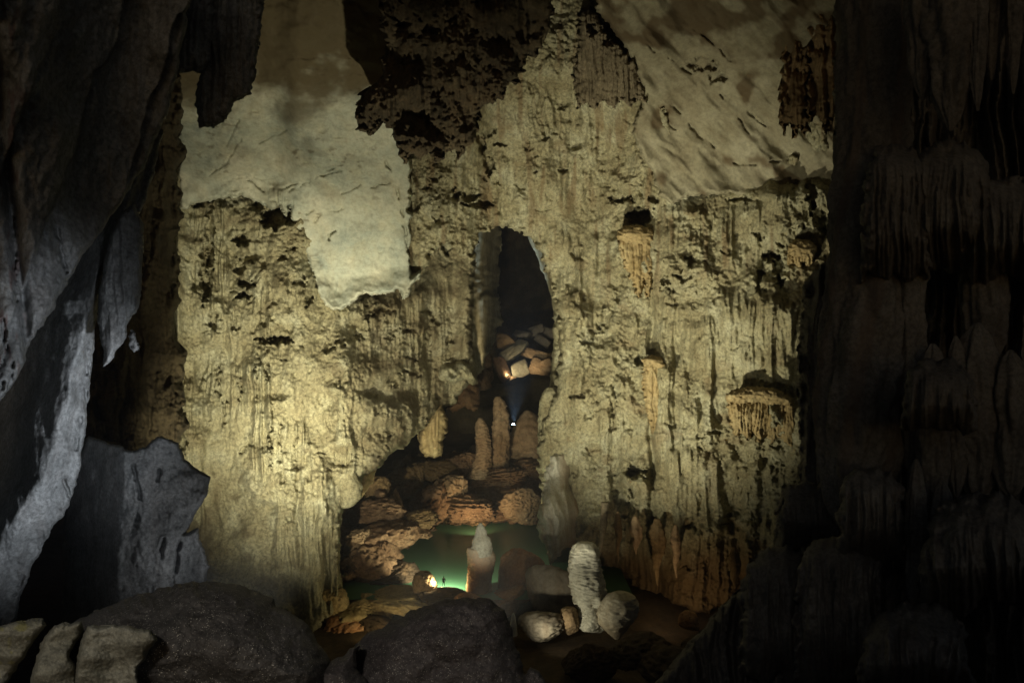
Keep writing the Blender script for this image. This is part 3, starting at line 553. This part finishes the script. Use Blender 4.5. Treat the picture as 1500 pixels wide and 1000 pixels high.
for i, (x, y, d, rx, ry, m, t, lab) in enumerate([
    (930,955,108,46,20,M_floor,.1,'low dark rock in the pit below the white calcite mound'),
    (985,985,102,60,26,M_floor,-.1,'large dark rock at the bottom of the black pit'),
    (862,970,108,40,24,M_floor,.2,'dark rounded rock in the pit below the ribbed column'),
    (1030,950,106,30,18,M_floor,.1,'small dark rock under the lone orange rock')]):
    o = boulder('boulder', x, y, d, rx, ry, m, seed=140+i, facets=9, rough=.12, tilt=t); thing(o, lab, 'rock')
shore = [
 (620,857,136.5,19,17,M_block,.5,.08,'tan boulder lit brightly by the lamp at the near edge of the pool'),
 (652,879,134.2,36,13,M_floor,-.05,.08,'dark mound of rock on which the tiny person stands'),
 (664,866,136.5,7,5,M_block,.2,.08,'little lit rock at the feet of the tiny person'),
 (570,850,146,42,18,M_floor,.25,.12,'broad brown shore boulder left of the brightly lit one'),
 (540,842,148,40,36,M_red,.1,.1,'brown rock heap against the left wall at the pool side'),
 (568,815,152,24,24,M_red,.4,.1,'reddish brown boulder whose edge meets the pool on the left'),
 (563,790,157,46,22,M_red,.25,.12,'long red-brown rock shelf reaching over the pool from the left'),
 (598,776,161,30,10,M_red,-.2,.12,'flat red ledge pointing right over the pool'),
 (528,800,152,24,22,M_block,.1,.1,'tan rock in the gloom beside the left wall'),
 (560,752,166,38,20,M_red,.05,.12,'cracked red-brown boulder at the left under the dark hollow'),
 (610,765,164,26,14,M_brown,.3,.12,'dark knobbly rock at the left end of the layered ledge'),
 (545,720,172,24,26,M_brown,.0,.1,'dim brown boulder under the yellow curtain on the left'),
 (512,832,146,18,16,M_floor,.1,.1,'dark rock tucked behind the left wall edge'),
 (595,882,136,52,15,M_flow,-.14,.07,'long yellowish rock bench in front of the pool'),
 (528,896,134,44,20,M_flow,-.05,.08,'yellow-brown rock bench next to the foot of the left wall'),
 (555,920,131,44,18,M_floor,-.2,.08,'dark shaded block below the yellowish bench'),
 (500,932,130,36,24,M_orange,.1,.1,'orange-brown rock between the two dark foreground boulders'),
 (484,890,133,22,28,M_flow,.0,.1,'tan drip mound at the foot of the left wall'),
 (690,900,132,40,26,M_orange,.1,.08,'brown rock hidden behind the top of the centre foreground boulder'),
]
for i, (x, y, d, rx, ry, m, t, rg, lab) in enumerate(shore):
    o = boulder('boulder', x, y, d, rx, ry, m, seed=20+i, facets=8, rough=rg*1.15, tilt=t, n=32, deep=.9, sharp=18); thing(o, lab, 'boulder')

# slope of layered rock behind the pool
o = relief('rock_bank', [(470,720),(500,700),(540,690),(570,735),(600,748),(646,758),(642,768),(618,780),(598,798),(578,822),(584,840),(600,852),(606,872),(600,900),(470,930)],
           lambda X, Y, sd: 146+26*ss(880, 700, Y)-4.5*fb(X/46, Y/30, 4, 161)-1.6*crust(X, Y, 162)-1.4*(np.mod((Y+.2*X+8*fb(X/40, Y/30, 3, 163))/22, 1)), M_red, step=1.4, rag=6, lam=14, edge=(6, 4), thick=4, seed=54)
thing(o, 'rough red-brown rock bank sloping to the pool from the left wall', 'rock bank')
o = relief('rock_bank', [(540,745),(560,690),(590,668),(640,660),(690,662),(720,672),(720,770),(640,770)],
           lambda X, Y, sd: 192+24*ss(765, 660, Y)-5*fb(X/50, Y/34, 4, 164)-1.8*crust(X, Y, 165)-1.6*(np.mod((Y-.1*X+9*fb(X/40, Y/30, 3, 166))/18, 1)), M_brown, step=1.4, rag=6, lam=14, edge=(6, 4), thick=4, seed=53)
thing(o, 'dark brown jumbled rock bank on the upper slope behind the pool', 'rock bank')
def ledge_d(X, Y, sd):
    d = 189+30*ss(775, 640, Y)
    v = Y+.12*X+7*fb(X/50, Y/24, 3, 101)
    sw = np.mod(v/15, 1)
    d = d-1.7*np.where(sw < .8, sw/.8, (1-sw)/.2)-2.6*fb(X/40, Y/26, 4, 102)-.8*crust(X, Y, 103)
    return d
o = relief('rock_ledge', [(640,772),(660,752),(655,728),(690,700),(680,670),(690,650),(830,650),(840,790),(786,768),(765,770),(740,766),(715,762),(690,764),(668,774),(650,782)], ledge_d, M_red, step=1.4, rag=5, lam=12, edge=(5, 4), thick=4, seed=55)
thing(o, 'layered red-brown rock ledge overhanging the far edge of the pool', 'rock ledge')
slope = [
 (628,740,186,34,26,M_red,.7,.1,'tilted orange-brown boulder at the left end of the layered ledge'),
 (660,728,190,30,26,M_block,.5,.1,'yellowish wedge-shaped boulder on the slope behind the pool'),
 (690,745,188,40,20,M_red,-.1,.12,'wide red-brown block lying on the layered ledge'),
 (766,742,188,28,22,M_block,.0,.1,'pale tan block at the right end of the layered ledge'),
 (600,700,200,30,18,M_brown,.2,.12,'dark boulder at the top of the slope near the yellow brown curtain'),
 (640,692,202,34,18,M_brown,-.2,.12,'dark brown rock pile at the middle of the upper slope'),
 (675,682,205,26,16,M_red,.2,.12,'small reddish rock at the foot of the ribbed twin stalagmites'),
 (592,716,194,16,12,M_red,.2,.12,'small knob of rock in the dark hollow on the left of the slope'),
 (735,700,204,40,16,M_red,.05,.12,'flat reddish rock in front of the rear stalagmites'),
 (780,690,206,30,18,M_red,.15,.1,'reddish rock at the right edge of the slope'),
 (570,735,184,20,18,M_brown,.1,.1,'dark round boulder just inside the lower opening')]
for i, (x, y, d, rx, ry, m, t, rg, lab) in enumerate(slope):
    o = boulder('boulder', x, y, d, rx, ry, m, seed=50+i, facets=8, rough=rg*1.15, tilt=t, n=34, deep=.7, sharp=18, layer=.05 if i in (2,8,9) else 0); thing(o, lab, 'boulder', )
o = lathe('stalagmite', [(729,579,1.5),(730,584,7),(733,598,10),(734,615,12),(734,640,13),(733,665,12),(732,688,13),(731,700,15)], 206, M_block, ribs=(.07,9), noise=(.32,.6), flute=(.16,7), seed=15, step=1); thing(o, 'tall tan stalagmite with a pointed top, left of the blue-white lamp', 'stalagmite')
o = lathe('stalagmite', [(703,611,2),(704,618,7),(706,632,10),(708,650,11),(708,672,12),(704,688,14),(702,700,18)], 203, M_block, ribs=(.15,5), noise=(.3,.6), flute=(.14,7), seed=16, step=.9); thing(o, 'shorter stubby stalagmite ringed with ribs, beside the tall pointed one', 'stalagmite')
o = lathe('cone_mound', [(772,600,2),(774,605,9),(774,618,18),(772,632,24),(772,650,30),(772,668,34)], 214, M_block, noise=(.2,.5), flute=(.14,7), seed=17); thing(o, 'smooth tan cone-shaped mound right of the blue-white lamp', 'stalagmite')
o = lathe('ribbed_column', [(806,566,4),(808,575,14),(806,590,16),(808,605,18),(805,622,16),(808,640,18),(804,660,15)], 160, M_crust, ribs=(.10,9), noise=(.18,.5), flute=(.08,7), seed=18); thing(o, 'knobbly mossy-tan column against the right jamb of the passage', 'column')

# heap of fallen blocks inside the passage
def dome_d(X, Y, sd): return 246-6*np.sqrt(np.minimum(sd, 40)/40)-1.2*fb(X/40, Y/30, 4, 111)
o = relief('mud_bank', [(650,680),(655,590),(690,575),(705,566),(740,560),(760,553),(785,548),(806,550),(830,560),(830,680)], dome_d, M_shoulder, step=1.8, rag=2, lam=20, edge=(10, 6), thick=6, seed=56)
thing(o, 'smooth dark bank of mud below the heap of fallen blocks', 'mud bank')
pile = [
 (762,540,262,15,13,M_gblock,.05,6,'square grey-green block in the middle of the heap inside the passage'),
 (790,540,262,18,11,M_block,.0,6,'pale tan block at the right of the square grey-green block'),
 (735,540,262,14,20,M_red,.1,9,'rough red-brown boulder at the left of the square grey-green block'),
 (785,519,266,22,11,M_block,.05,6,'long tan slab lying above the pale tan block'),
 (752,514,268,24,10,M_gblock,.35,6,'greenish tilted slab crossing the top of the heap'),
 (740,500,270,26,10,M_brown,.25,6,'brown tilted slab leaning left on the heap'),
 (765,490,276,14,7,M_greyb,-.5,6,'small grey slab tipped up on the summit of the heap'),
 (795,500,276,16,8,M_greyb,-.35,6,'pale flat slab sticking out at the upper right of the heap'),
 (785,484,280,16,7,M_greyb,.1,7,'dim grey block at the very top of the heap'),
 (803,488,282,13,8,M_greyb,.1,7,'dark block at the top right of the heap by the jamb'),
 (806,525,264,9,10,M_brown,.1,8,'small dark rock between the heap and the right jamb'),
 (752,556,260,8,6,M_block,.2,7,'little lit rock at the bottom of the heap'),
 (800,533,260,10,7,M_block,.1,7,'small tan rock on the right of the heap')]
for i, (x, y, d, rx, ry, m, t, fc, lab) in enumerate(pile):
    o = boulder('fallen_block', x, y, d, rx*(1+.2*math.sin(i*2.3)), ry*(1.15+.25*math.sin(i*1.7)), m, seed=80+i, facets=fc+2, rough=.035, tilt=t+.45*math.sin(i*3.1+1), n=24, deep=.9, sharp=26, boxy=True); thing(o, lab, 'boulder', 'heap of fallen blocks in the passage')
for i, (x, y0, y1, r, d, lab) in enumerate([(708,494,540,10,238,'upright knobbly brown rock just inside the left jamb of the passage'),(706,540,572,12,236,'lower brown rock standing under the upright one by the left jamb'),(716,518,560,6,250,'thin dark rock between the left jamb rocks and the heap')]):
    o = lathe('standing_rock', [(x,y0,r*.4),(x,y0+4,r*.9),(x-1,(y0+y1)/2,r),(x+1,y1-4,r*1.05),(x,y1,r*.5)], d, M_red, noise=(.25,.6), flute=(.12,8), seed=90+i); thing(o, lab, 'rock')
o = relief('rock_flank', [(655,600),(660,560),(684,545),(700,552),(706,568),(700,600)], lambda X, Y, sd: 205-4*np.sqrt(np.minimum(sd, 20)/20)-crust(X, Y, 113), M_red, step=1.6, rag=4, edge=(6, 4), thick=3, seed=57)
thing(o, 'dim rough rock low on the left of the passage mouth', 'rock')

# ================================================================== RIGHT FOREGROUND
def rw_d(X, Y, sd):
    d = 62-9*ss(1220, 1560, X)-8*ss(650, 1000, Y)
    fl = rid(X/26+.6*fb(X/90, Y/140, 3, 121), Y/420, 4, 122)
    f1, f2 = wor((X+10*fb(X/60, Y/60, 3, 123))/60, Y/150, 124)
    return d-3.2*fl-1.6*(.8-f1)-1.6*fb(X/120, Y/150, 4, 125)-.25*fb(X/9, Y/14, 4, 126)
o = relief('rock_wall', [(1222,-90),(1800,-90),(1800,1120),(930,1120),(960,1000),(1010,940),(1050,895),(1098,845),(1112,812),(1136,800),(1136,748),(1148,718),(1172,704),(1170,620),(1168,510),(1180,410),(1196,392),(1214,384),(1222,300)], rw_d, M_right, step=1.9, rag=4, lam=16, edge=(14, 5), thick=6, seed=58)
thing(o, 'dark wall of drip-covered rock filling the right side of the picture', 'rock wall')
o = lathe('fluted_pillar', [(1278,-60,46),(1280,100,46),(1284,200,44),(1276,300,50),(1268,420,52),(1262,520,58),(1254,640,54),(1252,740,40),(1256,800,10)], 46, M_right, noise=(.06,.4), flute=(.22,10), seed=21, seg=120, step=2.5, tint=lambda PY, SS, TH: .5*ss(.4, .9, np.sin(TH*5+PY*.01))); thing(o, 'tall dark fluted pillar standing at the left edge of the right-hand rock', 'column')
domes = [
 (1390,206,400,60,43,'broad smooth dome of dark flowstone at the right, below the pointed drape'),
 (1312,212,420,46,42,'narrower dark flowstone dome between the fluted pillar and the broad dome'),
 (1470,258,420,60,44,'dark flowstone dome at the right edge, half hidden in shadow'),
 (1376,522,640,52,37,'mushroom-shaped dark flowstone cap in the middle of the right-hand rock'),
 (1182,706,800,40,50,'round black flowstone dome beside the pool wall'),
 (1276,684,830,46,40,'swollen dark flowstone bulge under the fluted pillar'),
 (1140,800,1010,52,46,'rounded dark flowstone cascade at the lower right, left part'),
 (1230,780,1020,62,42,'big dark flowstone cascade at the lower right, middle part'),
 (1440,720,900,90,36,'wide dark shelf of flowstone at the lower right edge'),
 (1340,880,1030,80,36,'dark mound of flowstone at the bottom right')]
def dome_poly(x, y0, y1, r, seed):
    q = random.Random(seed); up = [(x-r, y0+r*1.0), (x-r*.9, y0+r*.5), (x-r*.62, y0+r*.18), (x-r*.2, y0+2), (x+r*.25, y0), (x+r*.7, y0+r*.2), (x+r*.95, y0+r*.6), (x+r*1.02, y0+r*1.1)]
    n = 7; low = []
    for k in range(n):
        xx = x+r*1.12-(2.24*r)*k/(n-1)
        low.append((xx, y1+q.uniform(-.14, .05)*(y1-y0)))
    return up+low
for i, (x, y0, y1, r, d, lab) in enumerate(domes):
    def dd(X, Y, sd, x=x, y0=y0, y1=y1, r=r, d=d, i=i):
        m = r*d/F
        top = ss(y0+r*.9, y0, Y)
        g = rid((X-x)/(r*.26)+.5*fb(Y/120, X/70, 3, i), Y/340, 3, 130+i)*ss(y0+r*.2, y0+r*1.3, Y)
        return d-m*.9*np.sqrt(np.maximum(0, 1-(1-np.clip(sd/(r*.8), 0, 1))**2))+.5*m*top+1.5*m*ss(y1-.4*(y1-y0), y1, Y)-.48*m*g-.20*m*fb(X/40, Y/120, 4, 140+i)-.02*m*fb(X/7, Y/12, 4, 150+i)
    o = relief('flowstone_dome', dome_poly(x, y0, y1, r, 900+i), dd, M_right, step=1.8, rag=6, lam=22, edge=(8, .8), thick=1.5, seed=200+i)
    thing(o, lab, 'flowstone dome', 'flowstone domes on the right-hand rock')
hang = [
 (1392,-60,195,34,39,'wide fluted stone drape at the upper right coming to a point'),
 (1352,-60,150,24,40,'shorter stone drape left of the wide pointed one at the upper right'),
 (1432,-60,165,13,38,'slim stalactite hanging right of the wide pointed drape'),
 (1452,-60,120,12,40,'short stalactite second to the right of the wide pointed drape'),
 (1484,-60,140,11,39,'stalactite hanging near the top right corner'),
 (1512,-60,170,16,40,'stalactite cut by the right edge of the picture'),
 (1206,560,752,11,47,'dark stalactite with a small foot, hanging left of the fluted pillar'),
 (1228,520,690,13,48,'slender dark stalactite just left of the bulge under the fluted pillar'),
 (1330,470,690,22,39,'long dark stone drape right of the fluted pillar'),
 (1366,630,760,20,37,'dark column under the mushroom-shaped cap'),
 (1400,620,730,15,38,'short dark stalactite right of the column under the mushroom-shaped cap'),
 (1432,600,744,26,38,'stubby dark drape left of the wide shelf at the right edge'),
 (1480,640,730,24,37,'dark drape above the wide shelf, at the right edge'),
 (1310,400,560,24,40,'dark drape below the narrower dome'),
 (1440,400,560,30,41,'dark drape below the broad smooth dome'),
 (1342,800,900,14,35,'thin dark drip under the lower right shelf'),
 (1380,830,930,18,35,'dark drip hanging from the middle of the lower right shelf')]
for i, (x, y0, y1, r, d, lab) in enumerate(hang):
    o = lathe('stalactite', ([(x,y0-130,1),(x,y0-112,r*.6),(x,y0-75,r*.95)] if y0 > 0 else [])+[(x,y0,r),(x+1,y0*.6+y1*.4,r),(x-1,y0*.25+y1*.75,r*.7),(x,y0*.08+y1*.92,r*.35),(x,y1,1)], d+(6 if y0 > 0 else 0), M_right, noise=(.12,.5), flute=(.34,12), seed=240+i, seg=64, step=2.2); thing(o, lab, 'stalactite', 'stalactites on the right-hand rock')

# ================================================================== FOREGROUND BOULDERS
def fore(name, poly, d, bul, mat, q, lab, step=1.3, w=60, rag=3, gr=.035, tint=None, thick=1.5):
    o = relief(name, poly, lambda X, Y, sd: d-bul*np.sqrt(np.maximum(0, 1-(1-np.clip(sd/w, 0, 1))**2))-.42*fb(X/120, Y/100, 3, q)-.03*fb(X/30, Y/24, 4, q+1)-.06*(rid(X/90, Y/60, 3, q+3)-.4)-.5*gr*fb(X/4.5, Y/4.5, 3, q+2), mat, step=step, rag=rag, lam=22, edge=(5, .25), thick=thick, seed=q, tint=tint)
    return thing(o, lab, 'boulder')
fore('boulder', [(40,1080),(60,960),(98,916),(150,890),(200,870),(262,855),(318,850),(352,856),(382,866),(400,875),(404,886),(424,896),(446,910),(458,926),(472,946),(484,968),(500,1080)], 12.5, 2.2, M_fore, 301, 'big rounded dark boulder speckled with glinting grit, in the left foreground', w=130)
fore('boulder', [(450,1080),(484,996),(510,958),(530,934),(560,916),(600,896),(642,881),(682,873),(716,876),(738,893),(748,916),(756,948),(770,985),(800,1030),(815,1080)], 14, 1.8, M_forep, 305, 'dark purplish boulder with a flat peak, in the centre foreground', w=90)
fore('boulder', [(410,1080),(440,1000),(470,975),(500,960),(528,942),(520,975),(540,1000),(560,1080)], 12.2, .8, M_forep, 309, 'low gritty grey rock in the gap between the two foreground boulders', w=40)
fore('boulder', [(760,1080),(764,996),(776,976),(790,984),(806,1006),(830,1080)], 13.2, .5, M_forep, 312, 'small dark rock at the right foot of the centre foreground boulder', w=25)
fore('rock_plate', [(-60,1080),(-60,930),(0,914),(64,904),(68,914),(50,940),(30,968),(10,1000),(0,1080)], 10.4, .22, M_plate, 315, 'mossy grey-green rock plate at the lower left corner', w=12, tint=lambda X, Y: .5*ss(.1, .4, fb(X/20, Y/14, 4, 316)))
fore('rock_plate', [(10,1080),(46,990),(66,930),(80,914),(118,910),(122,922),(110,940),(104,962),(112,980),(118,1080)], 10.2, .22, M_plate, 318, 'upright slab of greenish grey rock second from the lower left corner', w=11)
fore('rock_plate', [(104,1080),(112,975),(116,945),(126,918),(160,914),(222,922),(230,936),(216,956),(204,975),(196,1080)], 9.9, .22, M_plate, 321, 'broad pitted greenish slab with a ragged right edge, lying against the big dark boulder', w=12)

# ================================================================== PERSON
def person(px, py, d):
    b = P(px, py, d)
    o = bpy.data.objects.new('person', None); COL.objects.link(o); o.location = b
    thing(o, 'tiny person in dark clothes standing on the shore rock, facing the green pool', 'person')
    J = [(0,0,.93,.15),(0,.0,1.12,.14),(0,.01,1.32,.165),(0,.01,1.46,.08),(0,.0,1.55,.065),(0,-.01,1.64,.10),(0,0,1.72,.085),
         (-.2,.02,1.40,.065),(-.27,.0,1.15,.048),(-.25,.1,.93,.036),(-.25,.13,.84,.035),(.2,.02,1.40,.065),(.28,.0,1.15,.048),(.25,.1,.93,.036),(.25,.13,.84,.035),
         (-.1,0,.88,.10),(-.14,.02,.48,.065),(-.17,-.02,.09,.045),(-.18,.13,.03,.04),(.1,0,.88,.10),(.13,.02,.48,.065),(.16,-.02,.09,.045),(.18,.13,.03,.04)]
    E = [(0,1),(1,2),(2,3),(3,4),(4,5),(5,6),(2,7),(7,8),(8,9),(9,10),(2,11),(11,12),(12,13),(13,14),(0,15),(15,16),(16,17),(17,18),(0,19),(19,20),(20,21),(21,22)]
    def skin(name, ids, mat, grow=1.0, root=0):
        mp = {j: i for i, j in enumerate(ids)}
        me = bpy.data.meshes.new(name); me.from_pydata([J[j][:3] for j in ids], [(mp[a], mp[c]) for a, c in E if a in mp and c in mp], [])
        s = bpy.data.objects.new(name, me); COL.objects.link(s)
        md = s.modifiers.new('skin', 'SKIN'); md.use_smooth_shade = True
        for i, j in enumerate(ids):
            me.skin_vertices[0].data[i].radius = (J[j][3]*grow, J[j][3]*grow*.85)
        me.skin_vertices[0].data[mp[root]].use_root = True
        sb = s.modifiers.new('sub', 'SUBSURF'); sb.levels = 2; sb.render_levels = 2
        dg = bpy.context.evaluated_depsgraph_get(); nm = bpy.data.meshes.new_from_object(s.evaluated_get(dg))
        bpy.data.objects.remove(s); ob = bpy.data.objects.new(name, nm); COL.objects.link(ob); nm.materials.clear(); nm.materials.append(mat); ob.parent = o
        return ob
    skin('body', list(range(len(J))), plain('skin', (.35,.2,.14)))
    skin('jacket', [0,1,2,3,7,8,9,11,12,13], plain('dark_green_jacket', (.012,.016,.012), .8), 1.18)
    skin('trousers', [0,15,16,17,19,20,21], plain('black_trousers', (.012,.012,.014), .8), 1.2)
    V, Q = sphere_dirs(9); V = V*np.array([.12,.14,.11])+np.array([0,-.01,1.71]); V[:,2] = np.maximum(V[:,2], 1.66)
    mk('helmet', V+b, Q, plain('dark_helmet', (.02,.02,.02), .4), o)
person(650, 858.4, 133.4)

# ================================================================== LAMPS
def box(V0, V1):
    x0, y0, z0 = V0; x1, y1, z1 = V1
    V = [(x, y, z) for x in (x0, x1) for y in (y0, y1) for z in (z0, z1)]
    return np.array(V, float), [(0,1,3,2),(4,6,7,5),(0,4,5,1),(2,3,7,6),(0,2,6,4),(1,5,7,3)]
M_metal = plain('black_lamp_metal', (.02,.02,.02), .5, .6)
def lamp(px, py, d, col, power, aim, lab, size=.5, emit=60, angle=120, blend=.6, soft=.3, off=(0,0,0)):
    b = P(px, py, d)
    o = empty('flood_lamp', b-np.array([0,0,.6*size]), lab, 'lamp', )
    a = np.array(aim, float)-b; a /= np.linalg.norm(a)
    up = np.array([0,0,1.0]); r = np.cross(a, up); r /= np.linalg.norm(r); u = np.cross(r, a)
    R = np.stack([r, a, u], 1)
    V, Q = box((-.5*size,-.3*size,-.35*size), (.5*size,.0,.35*size)); mk('housing', V@R.T+b, Q, M_metal, o, smooth=False)
    V, Q = box((-.44*size,.002,-.3*size), (.44*size,.03*size,.3*size)); mk('lens', V@R.T+b, Q, plain('lit_lens', (.8,.8,.8), .3, 0, emit, col), o, smooth=False)
    V, Q = box((-.4*size,-.2*size,-.6*size), (.4*size,.0,-.52*size)); mk('bracket', V+b, Q, M_metal, o, smooth=False)
    light('lamp_light', b+a*.1*size*1.5+np.array(off), col, power, aim, angle, blend, soft, None)
    return o
def light(name, loc, col, power, aim, angle, blend=.6, soft=.5, parent=None):
    ld = bpy.data.lights.new(name, 'SPOT'); ld.energy = power; ld.color = col; ld.spot_size = math.radians(angle); ld.spot_blend = blend; ld.shadow_soft_size = soft
    lo = bpy.data.objects.new(name, ld); COL.objects.link(lo); lo.location = loc
    from mathutils import Vector
    lo.rotation_euler = (Vector(aim)-Vector(loc)).to_track_quat('-Z', 'Y').to_euler()
    return lo
WARM = (1.0,.925,.67)
lamp(752, 621, 209, (.45,.7,1.0), 190000, P(763, 480, 195), 'small blue-white lamp shining upward between the rear stalagmites', .7, 120, 42, 1.0)
lamp(744, 551, 257, (1.0,.80,.50), 1500, P(752, 525, 268), 'small warm lamp at the foot of the heap of fallen blocks', .7, 25, 150, .8)
lamp(641, 864, 136.9, (1.0,.93,.62), 24000, P(655, 840, 156), 'warm lamp at the pool edge behind the shore mound', .5, 20, 165, .6, .3, (.3,.2,2.6))
# floodlights out of sight behind the foreground boulders, plus unseen spots added deeper in
light('unseen_flood', P(322, 965, 74), WARM, 330000, P(450, 570, 137), 64, 1.0, .6)
light('unseen_flood', P(380, 965, 82), WARM, 150000, P(440, 635, 137), 30, 1.0, .6)  # extra spot added for the bright patch on the left wall
light('unseen_flood', P(690, 955, 90), WARM, 285000, P(930, 440, 146), 72, 1.0, .5)
light('unseen_flood', P(610, 990, 64), WARM, 140000, P(690, 240, 140), 96, 1.0, .6)
light('unseen_flood', P(330, 880, 15), (.84,.91,1.0), 6500, P(26, 560, 26), 40, 1.0, .25)
light('unseen_flood', P(330, 905, 27), (.84,.91,1.0), 17000, P(64, 660, 36), 62, 1.0, .25)
light('unseen_flood', P(345, 888, 43.5), (.93,.96,1.0), 650, P(235, 745, 47), 100, 1.0, .3)
light('unseen_flood', P(700, 770, 176), (1.0,.72,.4), 6500, P(690, 725, 190), 140, .8, .4)  # unseen warm spot over the pool, brightens the rock slope
light('unseen_flood', P(775, 935, 113), (1.0,.92,.66), 4200, P(880, 850, 127), 110, .9, .4)  # unseen spot aimed to brighten the ribbed column
light('unseen_flood', P(560, 930, 120), (1.0,.80,.42), 2500, P(560, 860, 145), 120, .9, .4)
light('unseen_flood', P(775, 546, 251), (1.0,.80,.50), 3500, P(765, 515, 268), 120, .9, .4)
light('unseen_flood', P(662, 950, 96), (1.0,.95,.72), 42000, P(706, 790, 139), 17, 1.0, .3)  # narrow spot added to brighten the white stalagmite tip
light('unseen_flood', P(975, 915, 122), (1.0,.74,.42), 3200, P(985, 830, 140), 120, 1.0, .4)  # unseen warm spot added to lift the dark right wall foot
light('unseen_flood', P(752, 562, 182), (1.0,.80,.5), 17000, P(735, 380, 195), 110, 1.0, .3)  # added inside the passage to warm its inner walls, no fixture
light('lamp_light', P(640, 851, 134.6), (1.0,.86,.5), 1800, P(622, 856, 136.2), 120, 1.0, .15)  # extra spot added beside the pool lamp to brighten the tan boulder
light('fore_fill_light', (-3, -5, 52), (1.0,.93,.82), 3600, (-2.2, 12, 41.5), 60, 1.0, .6)  # unseen fill added behind the camera to lift the foreground boulders

# thin mist that the lamps light up
def haze(lo, hi, dens):
    V, Q = box(lo, hi); m = bpy.data.materials.new('cave_mist'); m.use_nodes = True; N = m.node_tree.nodes; N.clear()
    out = N.new('ShaderNodeOutputMaterial'); v = N.new('ShaderNodeVolumePrincipled'); v.inputs['Color'].default_value = (.9,.93,1,1); v.inputs['Density'].default_value = dens; v.inputs['Anisotropy'].default_value = .2
    m.node_tree.links.new(v.outputs[0], out.inputs['Volume'])
    o = mk('haze', V, Q, m, smooth=False); o['kind'] = 'stuff'; return o
haze((-190, -60, -12), (190, 380, 150), .00016)

W = bpy.data.worlds.new('World'); S.world = W; W.use_nodes = True
wn = W.node_tree.nodes; wl = W.node_tree.links
sky = wn.new('ShaderNodeTexSky'); sky.sky_type = 'NISHITA'; sky.sun_disc = False; sky.sun_elevation = math.radians(15); sky.sun_rotation = math.radians(180)
bg = wn['Background']; wl.new(sky.outputs[0], bg.inputs['Color']); bg.inputs['Strength'].default_value = .017

cd = bpy.data.cameras.new('camera'); cam = bpy.data.objects.new('camera', cd); COL.objects.link(cam)
cam.location = (0, 0, CAMZ); cam.rotation_euler = (math.pi/2, 0, 0); cd.sensor_width = 36; cd.lens = F/1500*36; cd.clip_end = 2000; cd.clip_start = .1
S.camera = cam
S.view_settings.view_transform = 'Standard'; S.view_settings.look = 'None'; S.view_settings.exposure = 0; S.view_settings.gamma = 1
S.cycles.use_denoising = True
S.cycles.max_bounces = 4; S.cycles.diffuse_bounces = 3; S.cycles.glossy_bounces = 2
